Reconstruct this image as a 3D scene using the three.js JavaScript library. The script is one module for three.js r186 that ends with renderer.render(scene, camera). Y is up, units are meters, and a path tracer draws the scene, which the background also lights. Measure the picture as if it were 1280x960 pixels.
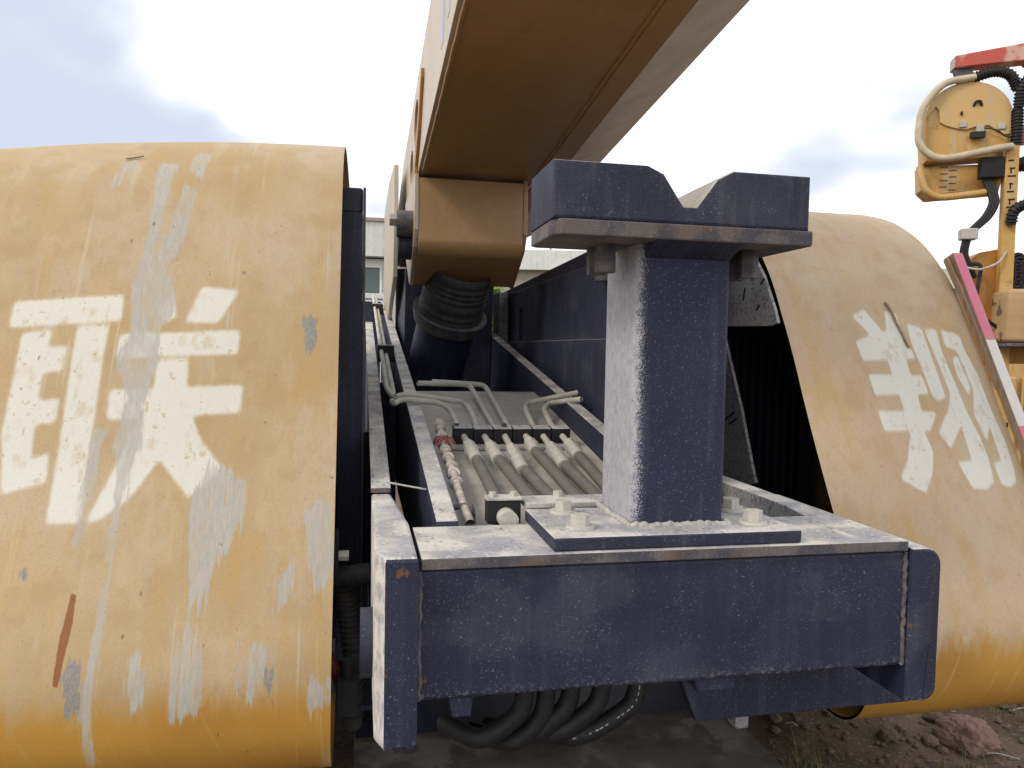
import * as THREE from 'three';
import { RoundedBoxGeometry } from 'three/addons/geometries/RoundedBoxGeometry.js';
import { mergeGeometries } from 'three/addons/utils/BufferGeometryUtils.js';

// ---------- camera, sky, sun, exposure ----------
const scene = new THREE.Scene();
const camera = new THREE.PerspectiveCamera(54.47, 4 / 3, 0.05, 400);
camera.position.set(-0.738, 1.6185, 1.608);
camera.rotation.order = 'YXZ';
camera.rotation.set(-0.0466, -0.1998, 0.0185);
const renderer = new THREE.WebGLRenderer({ antialias: true });
renderer.toneMapping = THREE.LinearToneMapping;
renderer.toneMappingExposure = 1.04;
renderer.shadowMap.enabled = true;

// noise helpers
let seed = 12345;
const rnd = () => { seed = (seed * 1664525 + 1013904223) >>> 0; return seed / 4294967296; };
const rr = (a, b) => a + (b - a) * rnd();
const hash = (x, y, k = 0) => { let h = Math.imul(x, 374761393) ^ Math.imul(y, 668265263) ^ Math.imul(k, 2147483629 | 0); h = Math.imul(h ^ (h >>> 13), 1274126177); return ((h ^ (h >>> 16)) >>> 0) / 4294967296; };
const vn = (x, y, k = 0) => { const ix = Math.floor(x), iy = Math.floor(y), fx = x - ix, fy = y - iy, u = fx * fx * (3 - 2 * fx), v = fy * fy * (3 - 2 * fy); const a = hash(ix, iy, k), b = hash(ix + 1, iy, k), c = hash(ix, iy + 1, k), d = hash(ix + 1, iy + 1, k); return a + (b - a) * u + (c - a + (a - b - c + d) * u) * v; };
const fbm = (x, y, n = 4, k = 0) => { let s = 0, a = 0.5, t = 0; for (let i = 0; i < n; i++) { s += a * vn(x, y, k + i); t += a; x = x * 2.03 + 17.1; y = y * 2.03 + 9.7; a *= 0.5; } return s / t; };
const sst = (a, b, x) => { const t = Math.min(1, Math.max(0, (x - a) / (b - a))); return t * t * (3 - 2 * t); };
const mix = (a, b, t) => a + (b - a) * t;
const mix3 = (a, b, t) => [mix(a[0], b[0], t), mix(a[1], b[1], t), mix(a[2], b[2], t)];

// bright overcast sky: white cloud sheet with grey-blue gaps
{
  const W = 1024, H = 512, d = new Float32Array(W * H * 4);
  for (let j = 0; j < H; j++) for (let i = 0; i < W; i++) {
    const el = ((j + 0.5) / H - 0.5) * Math.PI, az = ((i + 0.5) / W - 0.5) * 2 * Math.PI;
    const y = Math.sin(el), x = Math.cos(el) * Math.cos(az), z = Math.cos(el) * Math.sin(az);
    const k = 1 / (Math.max(y, 0) + 0.22), n = fbm(x * k * 1.5 + 100.094, z * k * 1.5 + 25.445, 5, 3), m = fbm(x * k * 4 + 3, z * k * 4 + 8, 4, 9);
    let c = mix3([0.66, 0.72, 0.86], [1.45, 1.45, 1.45], sst(0.34, 0.62, n * 0.8 + m * 0.2));
    c = mix3(c, [1.25, 1.25, 1.25], 1 - sst(0.0, 0.18, y));
    if (y < 0) c = [0.2, 0.18, 0.15];
    d.set([c[0], c[1], c[2], 1], (j * W + i) * 4);
  }
  const t = new THREE.DataTexture(d, W, H, THREE.RGBAFormat, THREE.FloatType);
  t.mapping = THREE.EquirectangularReflectionMapping; t.magFilter = t.minFilter = THREE.LinearFilter; t.needsUpdate = true;
  scene.background = t; scene.environment = t;
}
const sun = new THREE.DirectionalLight(0xfff3e2, 1.5);
sun.position.set(-8, 8.5, 2.2); sun.target.position.set(0, 1, -1);
sun.castShadow = true; sun.shadow.radius = 28; sun.shadow.mapSize.set(2048, 2048);
Object.assign(sun.shadow.camera, { left: -9, right: 9, top: 9, bottom: -9, near: 0.5, far: 40 });
scene.add(sun, sun.target);

// measured outlines in metres: lettering and scrapes on the hoods as (x, distance along the sheet), pipe runs as (x, y, z)
const D = {"left":{"text":[[[-1.777,1.703],[-1.777,1.796],[-1.474,1.832],[-1.468,1.737]],
    [[-1.737,1.687],[-1.656,1.701],[-1.66,1.624],[-1.656,1.468],[-1.648,1.32],[-1.637,1.212],[-1.703,1.192],[-1.734,1.357],[-1.735,1.467]],
    [[-1.679,1.634],[-1.605,1.649],[-1.605,1.561],[-1.675,1.555]],
    [[-1.668,1.465],[-1.6,1.473],[-1.6,1.396],[-1.668,1.391]],
    [[-1.714,1.255],[-1.602,1.306],[-1.595,1.218],[-1.7,1.184]],
    [[-1.591,1.713],[-1.5,1.722],[-1.501,1.594],[-1.499,1.469],[-1.497,1.319],[-1.489,1.099],[-1.576,1.099],[-1.579,1.32],[-1.586,1.519]],
    [[-1.466,1.689],[-1.376,1.702],[-1.375,1.61],[-1.469,1.609]],
    [[-1.364,1.798],[-1.328,1.839],[-1.31,1.753],[-1.347,1.732]],
    [[-1.247,1.872],[-1.128,1.862],[-1.184,1.737],[-1.284,1.734]],
    [[-1.398,1.693],[-1.117,1.715],[-1.116,1.626],[-1.393,1.613]],
    [[-1.47,1.502],[-1.094,1.522],[-1.097,1.428],[-1.466,1.405]],
    [[-1.351,1.602],[-1.26,1.609],[-1.253,1.47],[-1.349,1.469]],
    [[-1.349,1.469],[-1.253,1.47],[-1.203,1.347],[-1.129,1.246],[-1.217,1.163],[-1.308,1.281],[-1.373,1.167],[-1.437,1.109],[-1.479,1.095],[-1.437,1.222],[-1.392,1.368]]],
  "grey":[[[-1.335,2.51],[-1.275,2.53],[-1.29,2.354],[-1.34,2.361]],
    [[-1.55,2.46],[-1.509,2.475],[-1.559,2.279],[-1.58,2.278]],
    [[-1.211,1.163],[-1.169,1.263],[-1.13,1.268],[-1.067,1.202],[-1.069,1.098],[-1.089,0.988],[-1.11,1.019],[-1.14,0.952],[-1.157,0.841],[-1.184,0.847],[-1.201,0.974]],
    [[-1.197,0.807],[-1.175,0.829],[-1.134,0.682],[-1.148,0.597],[-1.206,0.566],[-1.215,0.653]],
    [[-1.318,0.744],[-1.286,0.759],[-1.267,0.64],[-1.298,0.599],[-1.319,0.661]],
    [[-1.035,0.762],[-0.973,0.759],[-0.978,0.689],[-1.01,0.604],[-1.034,0.593]],
    [[-0.902,1.124],[-0.823,1.155],[-0.822,0.919],[-0.849,0.877],[-0.881,0.961]],
    [[-0.947,0.954],[-0.914,0.962],[-0.924,0.876],[-0.96,0.826]],
    [[-0.878,0.63],[-0.816,0.669],[-0.819,0.58],[-0.869,0.575]]],
  "dark":[[[-1.469,0.745],[-1.431,0.742],[-1.425,0.617],[-1.452,0.594],[-1.466,0.67]],
    [[-0.986,0.707],[-0.96,0.688],[-0.963,0.618],[-0.974,0.623]],
    [[-1.613,0.981],[-1.596,0.975],[-1.599,0.948],[-1.612,0.953]],
    [[-0.927,1.77],[-0.88,1.771],[-0.88,1.678],[-0.894,1.635],[-0.909,1.641]]],
  "rust":[[[-1.48,0.91],[-1.467,0.905],[-1.466,0.821],[-1.477,0.677],[-1.489,0.682],[-1.49,0.797]]],
  "streak":[[[-1.438,2.424],[-1.383,2.425],[-1.4,2.112],[-1.417,1.91],[-1.444,1.908],[-1.429,2.096]],
    [[-1.34,2.314],[-1.3,2.274],[-1.325,2.045],[-1.36,1.938],[-1.324,1.838],[-1.321,1.764],[-1.355,1.714],[-1.351,1.598],[-1.372,1.454],[-1.368,1.308],[-1.435,1.308],[-1.417,1.486],[-1.465,1.607],[-1.431,1.712],[-1.456,1.87],[-1.409,1.935],[-1.367,2.099]],
    [[-1.495,1.379],[-1.466,1.379],[-1.483,1.12],[-1.483,1.018],[-1.493,1.018],[-1.496,1.12]],
    [[-1.424,1.379],[-1.377,1.378],[-1.389,1.117],[-1.395,1.058],[-1.393,0.817],[-1.398,0.615],[-1.401,0.564],[-1.389,0.469],[-1.407,0.47],[-1.421,0.608],[-1.411,0.767],[-1.404,0.944],[-1.409,1.157]]]},"right":{"text":[[[1.106,1.835],[1.168,1.868],[1.225,1.761],[1.176,1.732]],
    [[1.257,1.86],[1.307,1.851],[1.3,1.768],[1.235,1.761]],
    [[1.088,1.722],[1.174,1.759],[1.239,1.771],[1.321,1.687],[1.323,1.652],[1.097,1.641]],
    [[1.23,1.776],[1.302,1.778],[1.281,1.626],[1.282,1.483],[1.259,1.354],[1.271,1.283],[1.243,1.204],[1.188,1.128],[1.104,1.181],[1.156,1.249],[1.202,1.355],[1.204,1.483],[1.201,1.625]],
    [[1.099,1.585],[1.327,1.583],[1.331,1.507],[1.103,1.501]],
    [[1.094,1.441],[1.342,1.436],[1.285,1.359],[1.097,1.36]],
    [[1.337,1.805],[1.396,1.791],[1.397,1.698],[1.4,1.493],[1.361,1.479],[1.342,1.497],[1.337,1.627],[1.327,1.727]],
    [[1.404,1.786],[1.461,1.784],[1.451,1.689],[1.469,1.446],[1.488,1.335],[1.491,1.245],[1.479,1.166],[1.438,1.136],[1.381,1.142],[1.358,1.242],[1.419,1.246],[1.425,1.381],[1.348,1.291],[1.318,1.354],[1.394,1.446],[1.425,1.512],[1.414,1.668]],
    [[1.481,1.783],[1.559,1.764],[1.555,1.702],[1.576,1.591],[1.579,1.465],[1.589,1.335],[1.585,1.217],[1.572,1.164],[1.542,1.143],[1.507,1.152],[1.504,1.236],[1.541,1.244],[1.546,1.381],[1.511,1.317],[1.497,1.428],[1.531,1.522],[1.52,1.691],[1.474,1.71]],
    [[1.489,1.66],[1.514,1.67],[1.524,1.532],[1.502,1.503],[1.482,1.59]]]},"pipes":[[[-0.606,1.294,-1.632],[-0.607,1.38,-1.547],[-0.558,1.397,-1.591],[-0.403,1.38,-1.606],[-0.363,1.352,-1.561],[-0.353,1.295,-1.336]],
    [[-0.598,1.4,-1.605],[-0.55,1.412,-1.68],[-0.307,1.382,-1.678],[-0.276,1.352,-1.562],[-0.278,1.292,-1.324]],
    [[-0.474,1.449,-1.956],[-0.225,1.438,-2.069],[-0.205,1.409,-1.956],[-0.206,1.292,-1.323]],
    [[-0.398,1.453,-2.042],[-0.152,1.438,-2.072],[-0.13,1.409,-1.958],[-0.148,1.292,-1.322]],
    [[0.238,1.424,-1.689],[0.021,1.377,-1.71],[-0.018,1.354,-1.632],[-0.045,1.292,-1.321]],
    [[0.22,1.403,-1.565],[0.112,1.375,-1.696],[0.063,1.35,-1.604],[0.034,1.292,-1.32]]],
  "hoses":[[[-0.345,1.279,-1.275],[-0.338,1.234,-1.004],[-0.331,1.163,-0.586]],
    [[-0.263,1.275,-1.252],[-0.26,1.233,-1.002],[-0.226,1.165,-0.593]],
    [[-0.182,1.277,-1.261],[-0.193,1.216,-0.902],[-0.163,1.166,-0.603]],
    [[-0.098,1.277,-1.26],[-0.104,1.247,-1.082],[-0.08,1.165,-0.598]],
    [[-0.027,1.276,-1.259],[-0.037,1.223,-0.939],[-0.015,1.167,-0.608]],
    [[0.051,1.276,-1.257],[0.045,1.238,-1.029],[0.043,1.189,-0.737]]],
  "rag":[[-0.421,1.315,-1.457],[-0.437,1.262,-1.144],[-0.436,1.216,-0.871],[-0.442,1.173,-0.612],[-0.441,1.137,-0.4]],
  "hook":[[-0.47,1.158,-0.524],[-0.428,1.165,-0.508],[-0.424,1.151,-0.485],[-0.413,1.111,-0.54]],
  "clamp":[[-0.386,1.299,-1.301],[0.085,1.292,-1.261]],
  "saddle":[[-0.321,2.045,-0.029],[-0.096,2.048,-0.029],[-0.057,2.029,-0.029],[-0.007,1.956,-0.029],[0.025,1.958,-0.029],[0.075,2.024,-0.029],[0.117,2.047,-0.029],[0.317,2.043,-0.029],[0.316,1.916,-0.029],[-0.319,1.915,-0.029]],
  "bolts":[[-0.219,1.192,-0.1],[-0.215,1.192,-0.266],[0.232,1.192,-0.095],[0.249,1.192,-0.243]]};

// ---------- textures ----------
function makeTex(W, H, fn, rep = true) {
  const d = new Uint8Array(W * H * 4);
  for (let j = 0; j < H; j++) for (let i = 0; i < W; i++) { const c = fn(i, j), o = (j * W + i) * 4; for (let k = 0; k < 3; k++) d[o + k] = Math.max(0, Math.min(255, c[k])); d[o + 3] = 255; }
  const t = new THREE.DataTexture(d, W, H); t.colorSpace = THREE.SRGBColorSpace; t.magFilter = THREE.LinearFilter; t.minFilter = THREE.LinearMipmapLinearFilter; t.generateMipmaps = true;
  t.wrapS = t.wrapT = rep ? THREE.MirroredRepeatWrapping : THREE.ClampToEdgeWrapping; t.needsUpdate = true; return t;
}
// white specks: a list of small splats accumulated in a buffer
function splats(W, H, n, rmin, rmax, stretch = 1) {
  const b = new Float32Array(W * H);
  for (let q = 0; q < n; q++) {
    const cx = rnd() * W, cy = rnd() * H, r = rmin + (rmax - rmin) * Math.pow(rnd(), 4), a = rr(0.3, 1);
    for (let y = Math.floor(cy - r * stretch); y <= cy + r * stretch; y++) for (let x = Math.floor(cx - r); x <= cx + r; x++) {
      const e = Math.hypot(x - cx, (y - cy) / stretch) / r; if (e < 1) { const o = ((y + H) % H) * W + ((x + W) % W); b[o] = Math.max(b[o], a * (1 - e * e)); }
    }
  }
  return b;
}
function scratchBuf(W, H, n) {
  const b = new Float32Array(W * H);
  for (let q = 0; q < n; q++) { let x = rnd() * W, y = rnd() * H, an = rr(-0.6, 0.6), L = rr(6, 40); for (let i = 0; i < L; i++) { const o = ((Math.floor(y) + H) % H) * W + ((Math.floor(x) + W) % W); b[o] = 0.7 * (1 - i / L); x += Math.cos(an); y += Math.sin(an); an += rr(-0.05, 0.05); } }
  return b;
}
const NW = 1024;                                                        // 1024 px over 1.2 m
const specks = splats(NW, NW, 30000, 0.5, 1.9), scr = scratchBuf(NW, NW, 60);
const NAVY = [58, 60, 84], DUST = [206, 203, 196], GREY = [150, 149, 150];
const navyTex = makeTex(NW, NW, (i, j) => {
  const n = fbm(i / 60, j / 60, 4, 1), g = hash(i, j, 5), v = fbm(i / 14, j / 120, 3, 8), cl = fbm(i / 45, j / 45, 4, 33), o = j * NW + i;
  let c = mix3([25, 30, 50], [38, 43, 66], n);
  c = mix3(c, [92, 91, 96], sst(0.5, 0.8, v) * 0.22 + sst(0.5, 0.8, fbm(i / 150, j / 150, 4, 30)) * 0.3);
  c = mix3(c, [150, 149, 152], g > 0.9 - 0.12 * cl ? 0.22 * g : 0);
  return mix3(c, [196, 195, 194], Math.min(1, specks[o] * (0.3 + 0.5 * sst(0.3, 0.75, cl)) + scr[o] * 0.7));
});
const dustTex = makeTex(NW, NW, (i, j) => {                             // thick pale dust on steel, rubbed through here and there
  const n = fbm(i / 70, j / 70, 5, 21), g = hash(i, j, 6), f = fbm(i / 6, j / 6, 2, 12), o = j * NW + i;
  let c = mix3([168, 166, 164], [212, 208, 200], sst(0.3, 0.7, n));
  c = mix3(c, [150, 150, 164], sst(0.58, 0.76, fbm(i / 110 + 7, j / 110, 5, 44)) * 0.6);
  c = mix3(c, [228, 226, 220], sst(0.62, 0.8, f) * 0.5);
  c = mix3(c, [92, 92, 104], sst(0.72, 0.8, fbm(i / 14, j / 14, 3, 61)) * 0.5);
  const k = 0.93 + 0.11 * g; return [c[0] * k, c[1] * k, c[2] * k].map((q, w) => mix(q, 235, specks[o] * 0.3));
});
const greyTex = makeTex(512, 512, (i, j) => { const n = fbm(i / 40, j / 40, 4, 71), g = hash(i, j, 7), k = 0.9 + 0.15 * g; const c = mix3([164, 161, 155], [198, 195, 188], n); return c.map((q) => q * k); });
const rustTex = makeTex(512, 512, (i, j) => { const n = fbm(i / 22, j / 22, 4, 91), g = hash(i, j, 8); let c = mix3([74, 74, 82], [104, 98, 96], sst(0.35, 0.65, n)); c = mix3(c, [112, 86, 70], sst(0.58, 0.75, fbm(i / 30, j / 12, 4, 92)) * 0.5); c = mix3(c, [176, 172, 166], sst(0.9, 1, g) * 0.5); return c; });
const darkTex = makeTex(512, 512, (i, j) => { const n = fbm(i / 30, j / 30, 4, 111), g = hash(i, j, 9); const c = mix3([22, 22, 27], [44, 43, 45], n); return mix3(c, [110, 108, 104], g > 0.985 ? 0.5 : 0); });
const rubberTex = makeTex(512, 512, (i, j) => { const n = fbm(i / 12, j / 50, 4, 131), g = hash(i, j, 10); return mix3([40, 39, 40], [74, 72, 70], n).map((q) => q * (0.9 + 0.2 * g)); });
const boomTex = makeTex(1024, 1024, (i, j) => { const n = fbm(i / 120, j / 120, 4, 151), s = fbm(i / 8, j / 160, 3, 155), g = hash(i, j, 11); let c = mix3([164, 126, 80], [176, 138, 92], n); c = mix3(c, [182, 156, 122], sst(0.5, 0.8, s) * 0.12 + sst(0.55, 0.75, fbm(i / 60, j / 60, 4, 158)) * 0.25); return c.map((q) => q * (0.98 + 0.035 * g)); });
const sprayTex = makeTex(512, 512, (i, j) => { const n = fbm(i / 60, j / 60, 3, 171), g = hash(i, j, 12), f = fbm(i / 3.5, j / 3.5, 2, 172); let c = mix3([150, 149, 152], [186, 184, 182], n); c = mix3(c, [70, 70, 80], sst(0.6, 0.75, f) * 0.5); return c.map((q) => q * (0.86 + 0.26 * g)); });
const floorTex = makeTex(512, 512, (i, j) => { const n = fbm(i / 50, j / 50, 5, 191), g = hash(i, j, 20); return mix3(mix3([176, 172, 166], [206, 202, 196], n), [170, 160, 154], sst(0.55, 0.75, fbm(i / 70 + 3, j / 30, 4, 195)) * 0.6).map((q) => q * (0.94 + 0.08 * g)); });
const pipeTex = makeTex(256, 256, (i, j) => { const n = fbm(i / 30, j / 30, 4, 181), g = hash(i, j, 13); return mix3([172, 169, 160], [212, 209, 198], n).map((q) => q * (0.92 + 0.12 * g)); });

const std = (map, rough, extra = {}) => new THREE.MeshStandardMaterial({ map, roughness: rough, metalness: 0, side: THREE.DoubleSide, ...extra });
const M = {
  navy: std(navyTex, 0.62), dust: std(dustTex, 0.95), grey: std(greyTex, 0.85), rust: std(rustTex, 0.8), dark: std(darkTex, 0.8), rubber: std(rubberTex, 0.75),
  boom: std(boomTex, 0.33), boomSheen: std(makeTex(512, 512, (i, j) => { const n = fbm(i / 60, j / 60, 4, 161), s = fbm(i / 6, j / 90, 3, 165); return mix3(mix3([180, 164, 142], [198, 183, 162], n), [200, 172, 132], sst(0.55, 0.8, s) * 0.4); }), 0.4), spray: std(sprayTex, 0.7), pipe: std(pipeTex, 0.75), railGrey: std(greyTex, 0.6, { color: 0xffeee4 }),  // boom sides: sky sheen on the tan paint mixed into a paler colour
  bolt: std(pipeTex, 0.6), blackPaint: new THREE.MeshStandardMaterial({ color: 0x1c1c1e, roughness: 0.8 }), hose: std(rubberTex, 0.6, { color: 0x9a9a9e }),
  greyHose: std(greyTex, 0.7, { color: 0x9c9a98 }), yellow: std(boomTex, 0.5, { color: 0xffeec8 }), cloth: std(dustTex, 0.95, { color: 0xfff8f0 }),
};
// uv in metres by the face's main direction; S metres per texture repeat
function boxUV(g, S = 1.2) {
  g = g.index ? g.toNonIndexed() : g; const p = g.attributes.position, uv = new Float32Array(p.count * 2);
  const a = new THREE.Vector3(), b = new THREE.Vector3(), c = new THREE.Vector3();
  const ox = hash(Math.round((p.getX(0) + 9) * 977), Math.round((p.getZ(0) + 9) * 613), 77), oy = hash(Math.round((p.getY(0) + 9) * 977), Math.round((p.getX(1) + 9) * 613), 78);
  for (let i = 0; i < p.count; i += 3) {
    a.fromBufferAttribute(p, i); b.fromBufferAttribute(p, i + 1).sub(a); c.fromBufferAttribute(p, i + 2).sub(a); b.cross(c);
    const x = Math.abs(b.x), y = Math.abs(b.y), z = Math.abs(b.z);
    for (let k = 0; k < 3; k++) { const X = p.getX(i + k), Y = p.getY(i + k), Z = p.getZ(i + k); const [u, v] = y >= x && y >= z ? [X, Z] : x >= z ? [Z, Y] : [X, Y]; uv[(i + k) * 2] = u / S + ox; uv[(i + k) * 2 + 1] = v / S + oy; }
  }
  g.setAttribute('uv', new THREE.BufferAttribute(uv, 2)); return g;
}
// dust lies on what faces up: those triangles take the second material
function topped(g, lim = 0.7, left = 9) {
  g = g.index ? g.toNonIndexed() : g; const p = g.attributes.position, up = [], other = [];
  const a = new THREE.Vector3(), b = new THREE.Vector3(), c = new THREE.Vector3();
  for (let i = 0; i < p.count; i += 3) { a.fromBufferAttribute(p, i); b.fromBufferAttribute(p, i + 1).sub(a); c.fromBufferAttribute(p, i + 2).sub(a); b.cross(c).normalize(); (b.y > lim || -b.x > left ? up : other).push(i, i + 1, i + 2); }
  g.setIndex([...other, ...up]); g.clearGroups(); g.addGroup(0, other.length, 0); g.addGroup(other.length, up.length, 1); return g;
}
function add(name, g, m, parent, label) {
  const o = new THREE.Mesh(g, m); o.name = name; o.castShadow = o.receiveShadow = true; if (label) o.userData.label = label; parent.add(o); return o;
}
const taken = {};
const numbered = (n) => { taken[n] = (taken[n] ?? -1) + 1; return taken[n] ? n + '_' + String(taken[n]).padStart(3, '0') : n; };
function thing(name, label, category, pos = [0, 0, 0], group) { const o = new THREE.Group(); o.name = numbered(name); o.position.set(...pos); o.userData = { label, category }; if (group) o.userData.group = group; scene.add(o); return o; }
function part(name, parent, label) { const o = new THREE.Group(); o.name = name; if (label) o.userData.label = label; parent.add(o); return o; }
function slab(x0, x1, y0, y1, z0, z1, r = 0.004) { const g = new RoundedBoxGeometry(x1 - x0, y1 - y0, z1 - z0, 2, Math.min(r, (x1 - x0) / 2.1, (y1 - y0) / 2.1, (z1 - z0) / 2.1)); g.translate((x0 + x1) / 2, (y0 + y1) / 2, (z0 + z1) / 2); return g; }
const box = (...a) => boxUV(slab(...a));
const V = (p) => new THREE.Vector3(...p);
function tubeG(pts, r, seg = 40, rad = 10, closed = false, tension = 0.4) { const c = new THREE.CatmullRomCurve3(pts.map(V), closed, 'catmullrom', tension); const g = new THREE.TubeGeometry(c, seg, r, rad, closed); const L = c.getLength(), uv = g.attributes.uv; for (let i = 0; i < uv.count; i++) uv.setXY(i, uv.getX(i) * L / 0.4, uv.getY(i) * r * 6.28 / 0.4); return g; }
function rodG(a, b, r0, r1 = r0, rad = 20, open = false) { const A = V(a), B = V(b), d = B.clone().sub(A), g = new THREE.CylinderGeometry(r1, r0, d.length(), rad, 1, open); g.applyQuaternion(new THREE.Quaternion().setFromUnitVectors(new THREE.Vector3(0, 1, 0), d.normalize())); g.translate((a[0] + b[0]) / 2, (a[1] + b[1]) / 2, (a[2] + b[2]) / 2); if (rad > 6) return g; const f = g.toNonIndexed(); f.computeVertexNormals(); return f; }
// polygon in (first, second) extruded along the third axis: 'x' takes (z, y) points, 'z' takes (x, y), 'y' takes (x, z)
function ext(pts, axis, t0, t1, bev = 0.004, holes = []) {
  const s = new THREE.Shape(pts.map(([a, b]) => new THREE.Vector2(a, b))); for (const h of holes) s.holes.push(h);
  const g = new THREE.ExtrudeGeometry(s, { depth: t1 - t0 - 2 * bev, bevelEnabled: bev > 0, bevelSize: bev, bevelThickness: bev, bevelOffset: -bev, bevelSegments: 2, curveSegments: 16 });
  g.translate(0, 0, t0 + bev);
  const m = new THREE.Matrix4();
  if (axis === 'x') m.set(0, 0, 1, 0, 0, 1, 0, 0, 1, 0, 0, 0, 0, 0, 0, 1); if (axis === 'y') m.set(1, 0, 0, 0, 0, 0, 1, 0, 0, 1, 0, 0, 0, 0, 0, 1);
  if (axis !== 'z') { g.applyMatrix4(m); const q = g.attributes.position; /* mirrored: turn the winding back */ for (const at of [g.attributes.position, g.attributes.normal, g.attributes.uv]) for (let i = 0; i < q.count; i += 3) { const n = at.itemSize, A = at.array; for (let k = 0; k < n; k++) { const w = A[(i + 1) * n + k]; A[(i + 1) * n + k] = A[(i + 2) * n + k]; A[(i + 2) * n + k] = w; } } }
  return boxUV(g);
}
const hexG = (r, h) => { const g = new THREE.CylinderGeometry(r * 0.96, r, h, 6).toNonIndexed(); g.computeVertexNormals(); return boxUV(g, 0.5); };

// ---------- ground ----------
const groundY = (x, z) => 0.004 + 0.10 * fbm(x * 1.6 + 20, z * 1.6 + 20, 5, 3) - 0.04 + 0.025 * fbm(x * 9, z * 9, 3, 6);
{
  const dirt = makeTex(1024, 1024, (i, j) => { const n = fbm(i / 90, j / 90, 5, 201), f = fbm(i / 7, j / 7, 3, 205), g = hash(i, j, 14); let c = mix3([78, 62, 48], [124, 102, 82], n); c = mix3(c, [70, 64, 44], sst(0.52, 0.7, fbm(i / 60 + 4, j / 60, 4, 209)) * 0.7); c = mix3(c, [168, 152, 130], sst(0.62, 0.8, f) * 0.5); return c.map((q) => q * (0.85 + 0.25 * g)); });
  const g = new THREE.PlaneGeometry(160, 160, 1, 1); g.rotateX(-Math.PI / 2);
  const near = new THREE.PlaneGeometry(14, 14, 180, 180); near.rotateX(-Math.PI / 2);
  const p = near.attributes.position; for (let i = 0; i < p.count; i++) { const x = p.getX(i), z = p.getZ(i), e = 1 - sst(5.5, 6.9, Math.max(Math.abs(x), Math.abs(z))); p.setY(i, e * groundY(x, z)); }
  near.computeVertexNormals(); g.translate(0, -0.02, 0);
  for (const q of [g, near]) { const a = q.attributes.position, uv = q.attributes.uv; for (let i = 0; i < a.count; i++) uv.setXY(i, a.getX(i) / 1.7, a.getZ(i) / 1.7); }
  const o = new THREE.Mesh(mergeGeometries([g.toNonIndexed(), near.toNonIndexed()]), std(dirt, 0.95)); o.name = 'ground'; o.receiveShadow = true; o.castShadow = true; o.userData = { kind: 'structure', label: 'brown dirt yard with scraps of grass and rubble' }; scene.add(o);
}

// ---------- the drilling rig ----------
const rig = thing('drilling_rig', 'dusty yellow drilling rig with white painted characters, navy steel front beam and tan boom', 'drilling rig');

// hoods: one rolled sheet each, profile (y, z), painted lettering and scrapes in (x, s)
const PR = [[.50, -.80], [.44, -.68], [.425, -.58], [.44, -.49], [.50, -.42], [.60, -.39], [.75, -.41], [.90, -.485], [1.084, -.588], [1.30, -.706], [1.57, -.845], [1.79, -.963], [1.97, -1.06], [2.12, -1.15], [2.25, -1.25], [2.36, -1.39], [2.43, -1.56], [2.47, -1.75], [2.49, -2.0], [2.50, -2.4], [2.50, -3.0]];
const DP = []; for (let i = 0; i < PR.length - 1; i++) { const P0 = PR[Math.max(i - 1, 0)], P1 = PR[i], P2 = PR[i + 1], P3 = PR[Math.min(i + 2, PR.length - 1)]; for (let k = 0; k < 8; k++) { const t = k / 8; DP.push([0, 1].map((c) => 0.5 * (2 * P1[c] + (P2[c] - P0[c]) * t + (2 * P0[c] - 5 * P1[c] + 4 * P2[c] - P3[c]) * t * t + (3 * P1[c] - P0[c] - 3 * P2[c] + P3[c]) * t ** 3))); } } DP.push(PR[PR.length - 1]);
const SS = [0]; for (let i = 1; i < DP.length; i++) SS.push(SS[i - 1] + Math.hypot(DP[i][0] - DP[i - 1][0], DP[i][1] - DP[i - 1][1]));
const SL = SS[SS.length - 1];
const fall = (side, y) => (side < 0 ? sst(1.9, 2.5, y) : sst(1.8, 2.45, y));
const drop = (side, ax) => (side < 0 ? 0.11 * ((ax - 0.81) / 1.33) ** 2 : 0.15);
function blur(src, W, H, r) { const t = new Float32Array(W * H), o = new Float32Array(W * H), n = 2 * r + 1; for (let j = 0; j < H; j++) { let s = 0; for (let i = -r; i <= r; i++) s += src[j * W + Math.min(W - 1, Math.max(0, i))]; for (let i = 0; i < W; i++) { t[j * W + i] = s / n; s += src[j * W + Math.min(W - 1, i + r + 1)] - src[j * W + Math.max(0, i - r)]; } } for (let i = 0; i < W; i++) { let s = 0; for (let j = -r; j <= r; j++) s += t[Math.min(H - 1, Math.max(0, j)) * W + i]; for (let j = 0; j < H; j++) { o[j * W + i] = s / n; s += t[Math.min(H - 1, j + r + 1) * W + i] - t[Math.max(0, j - r) * W + i]; } } return o; }
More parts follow.
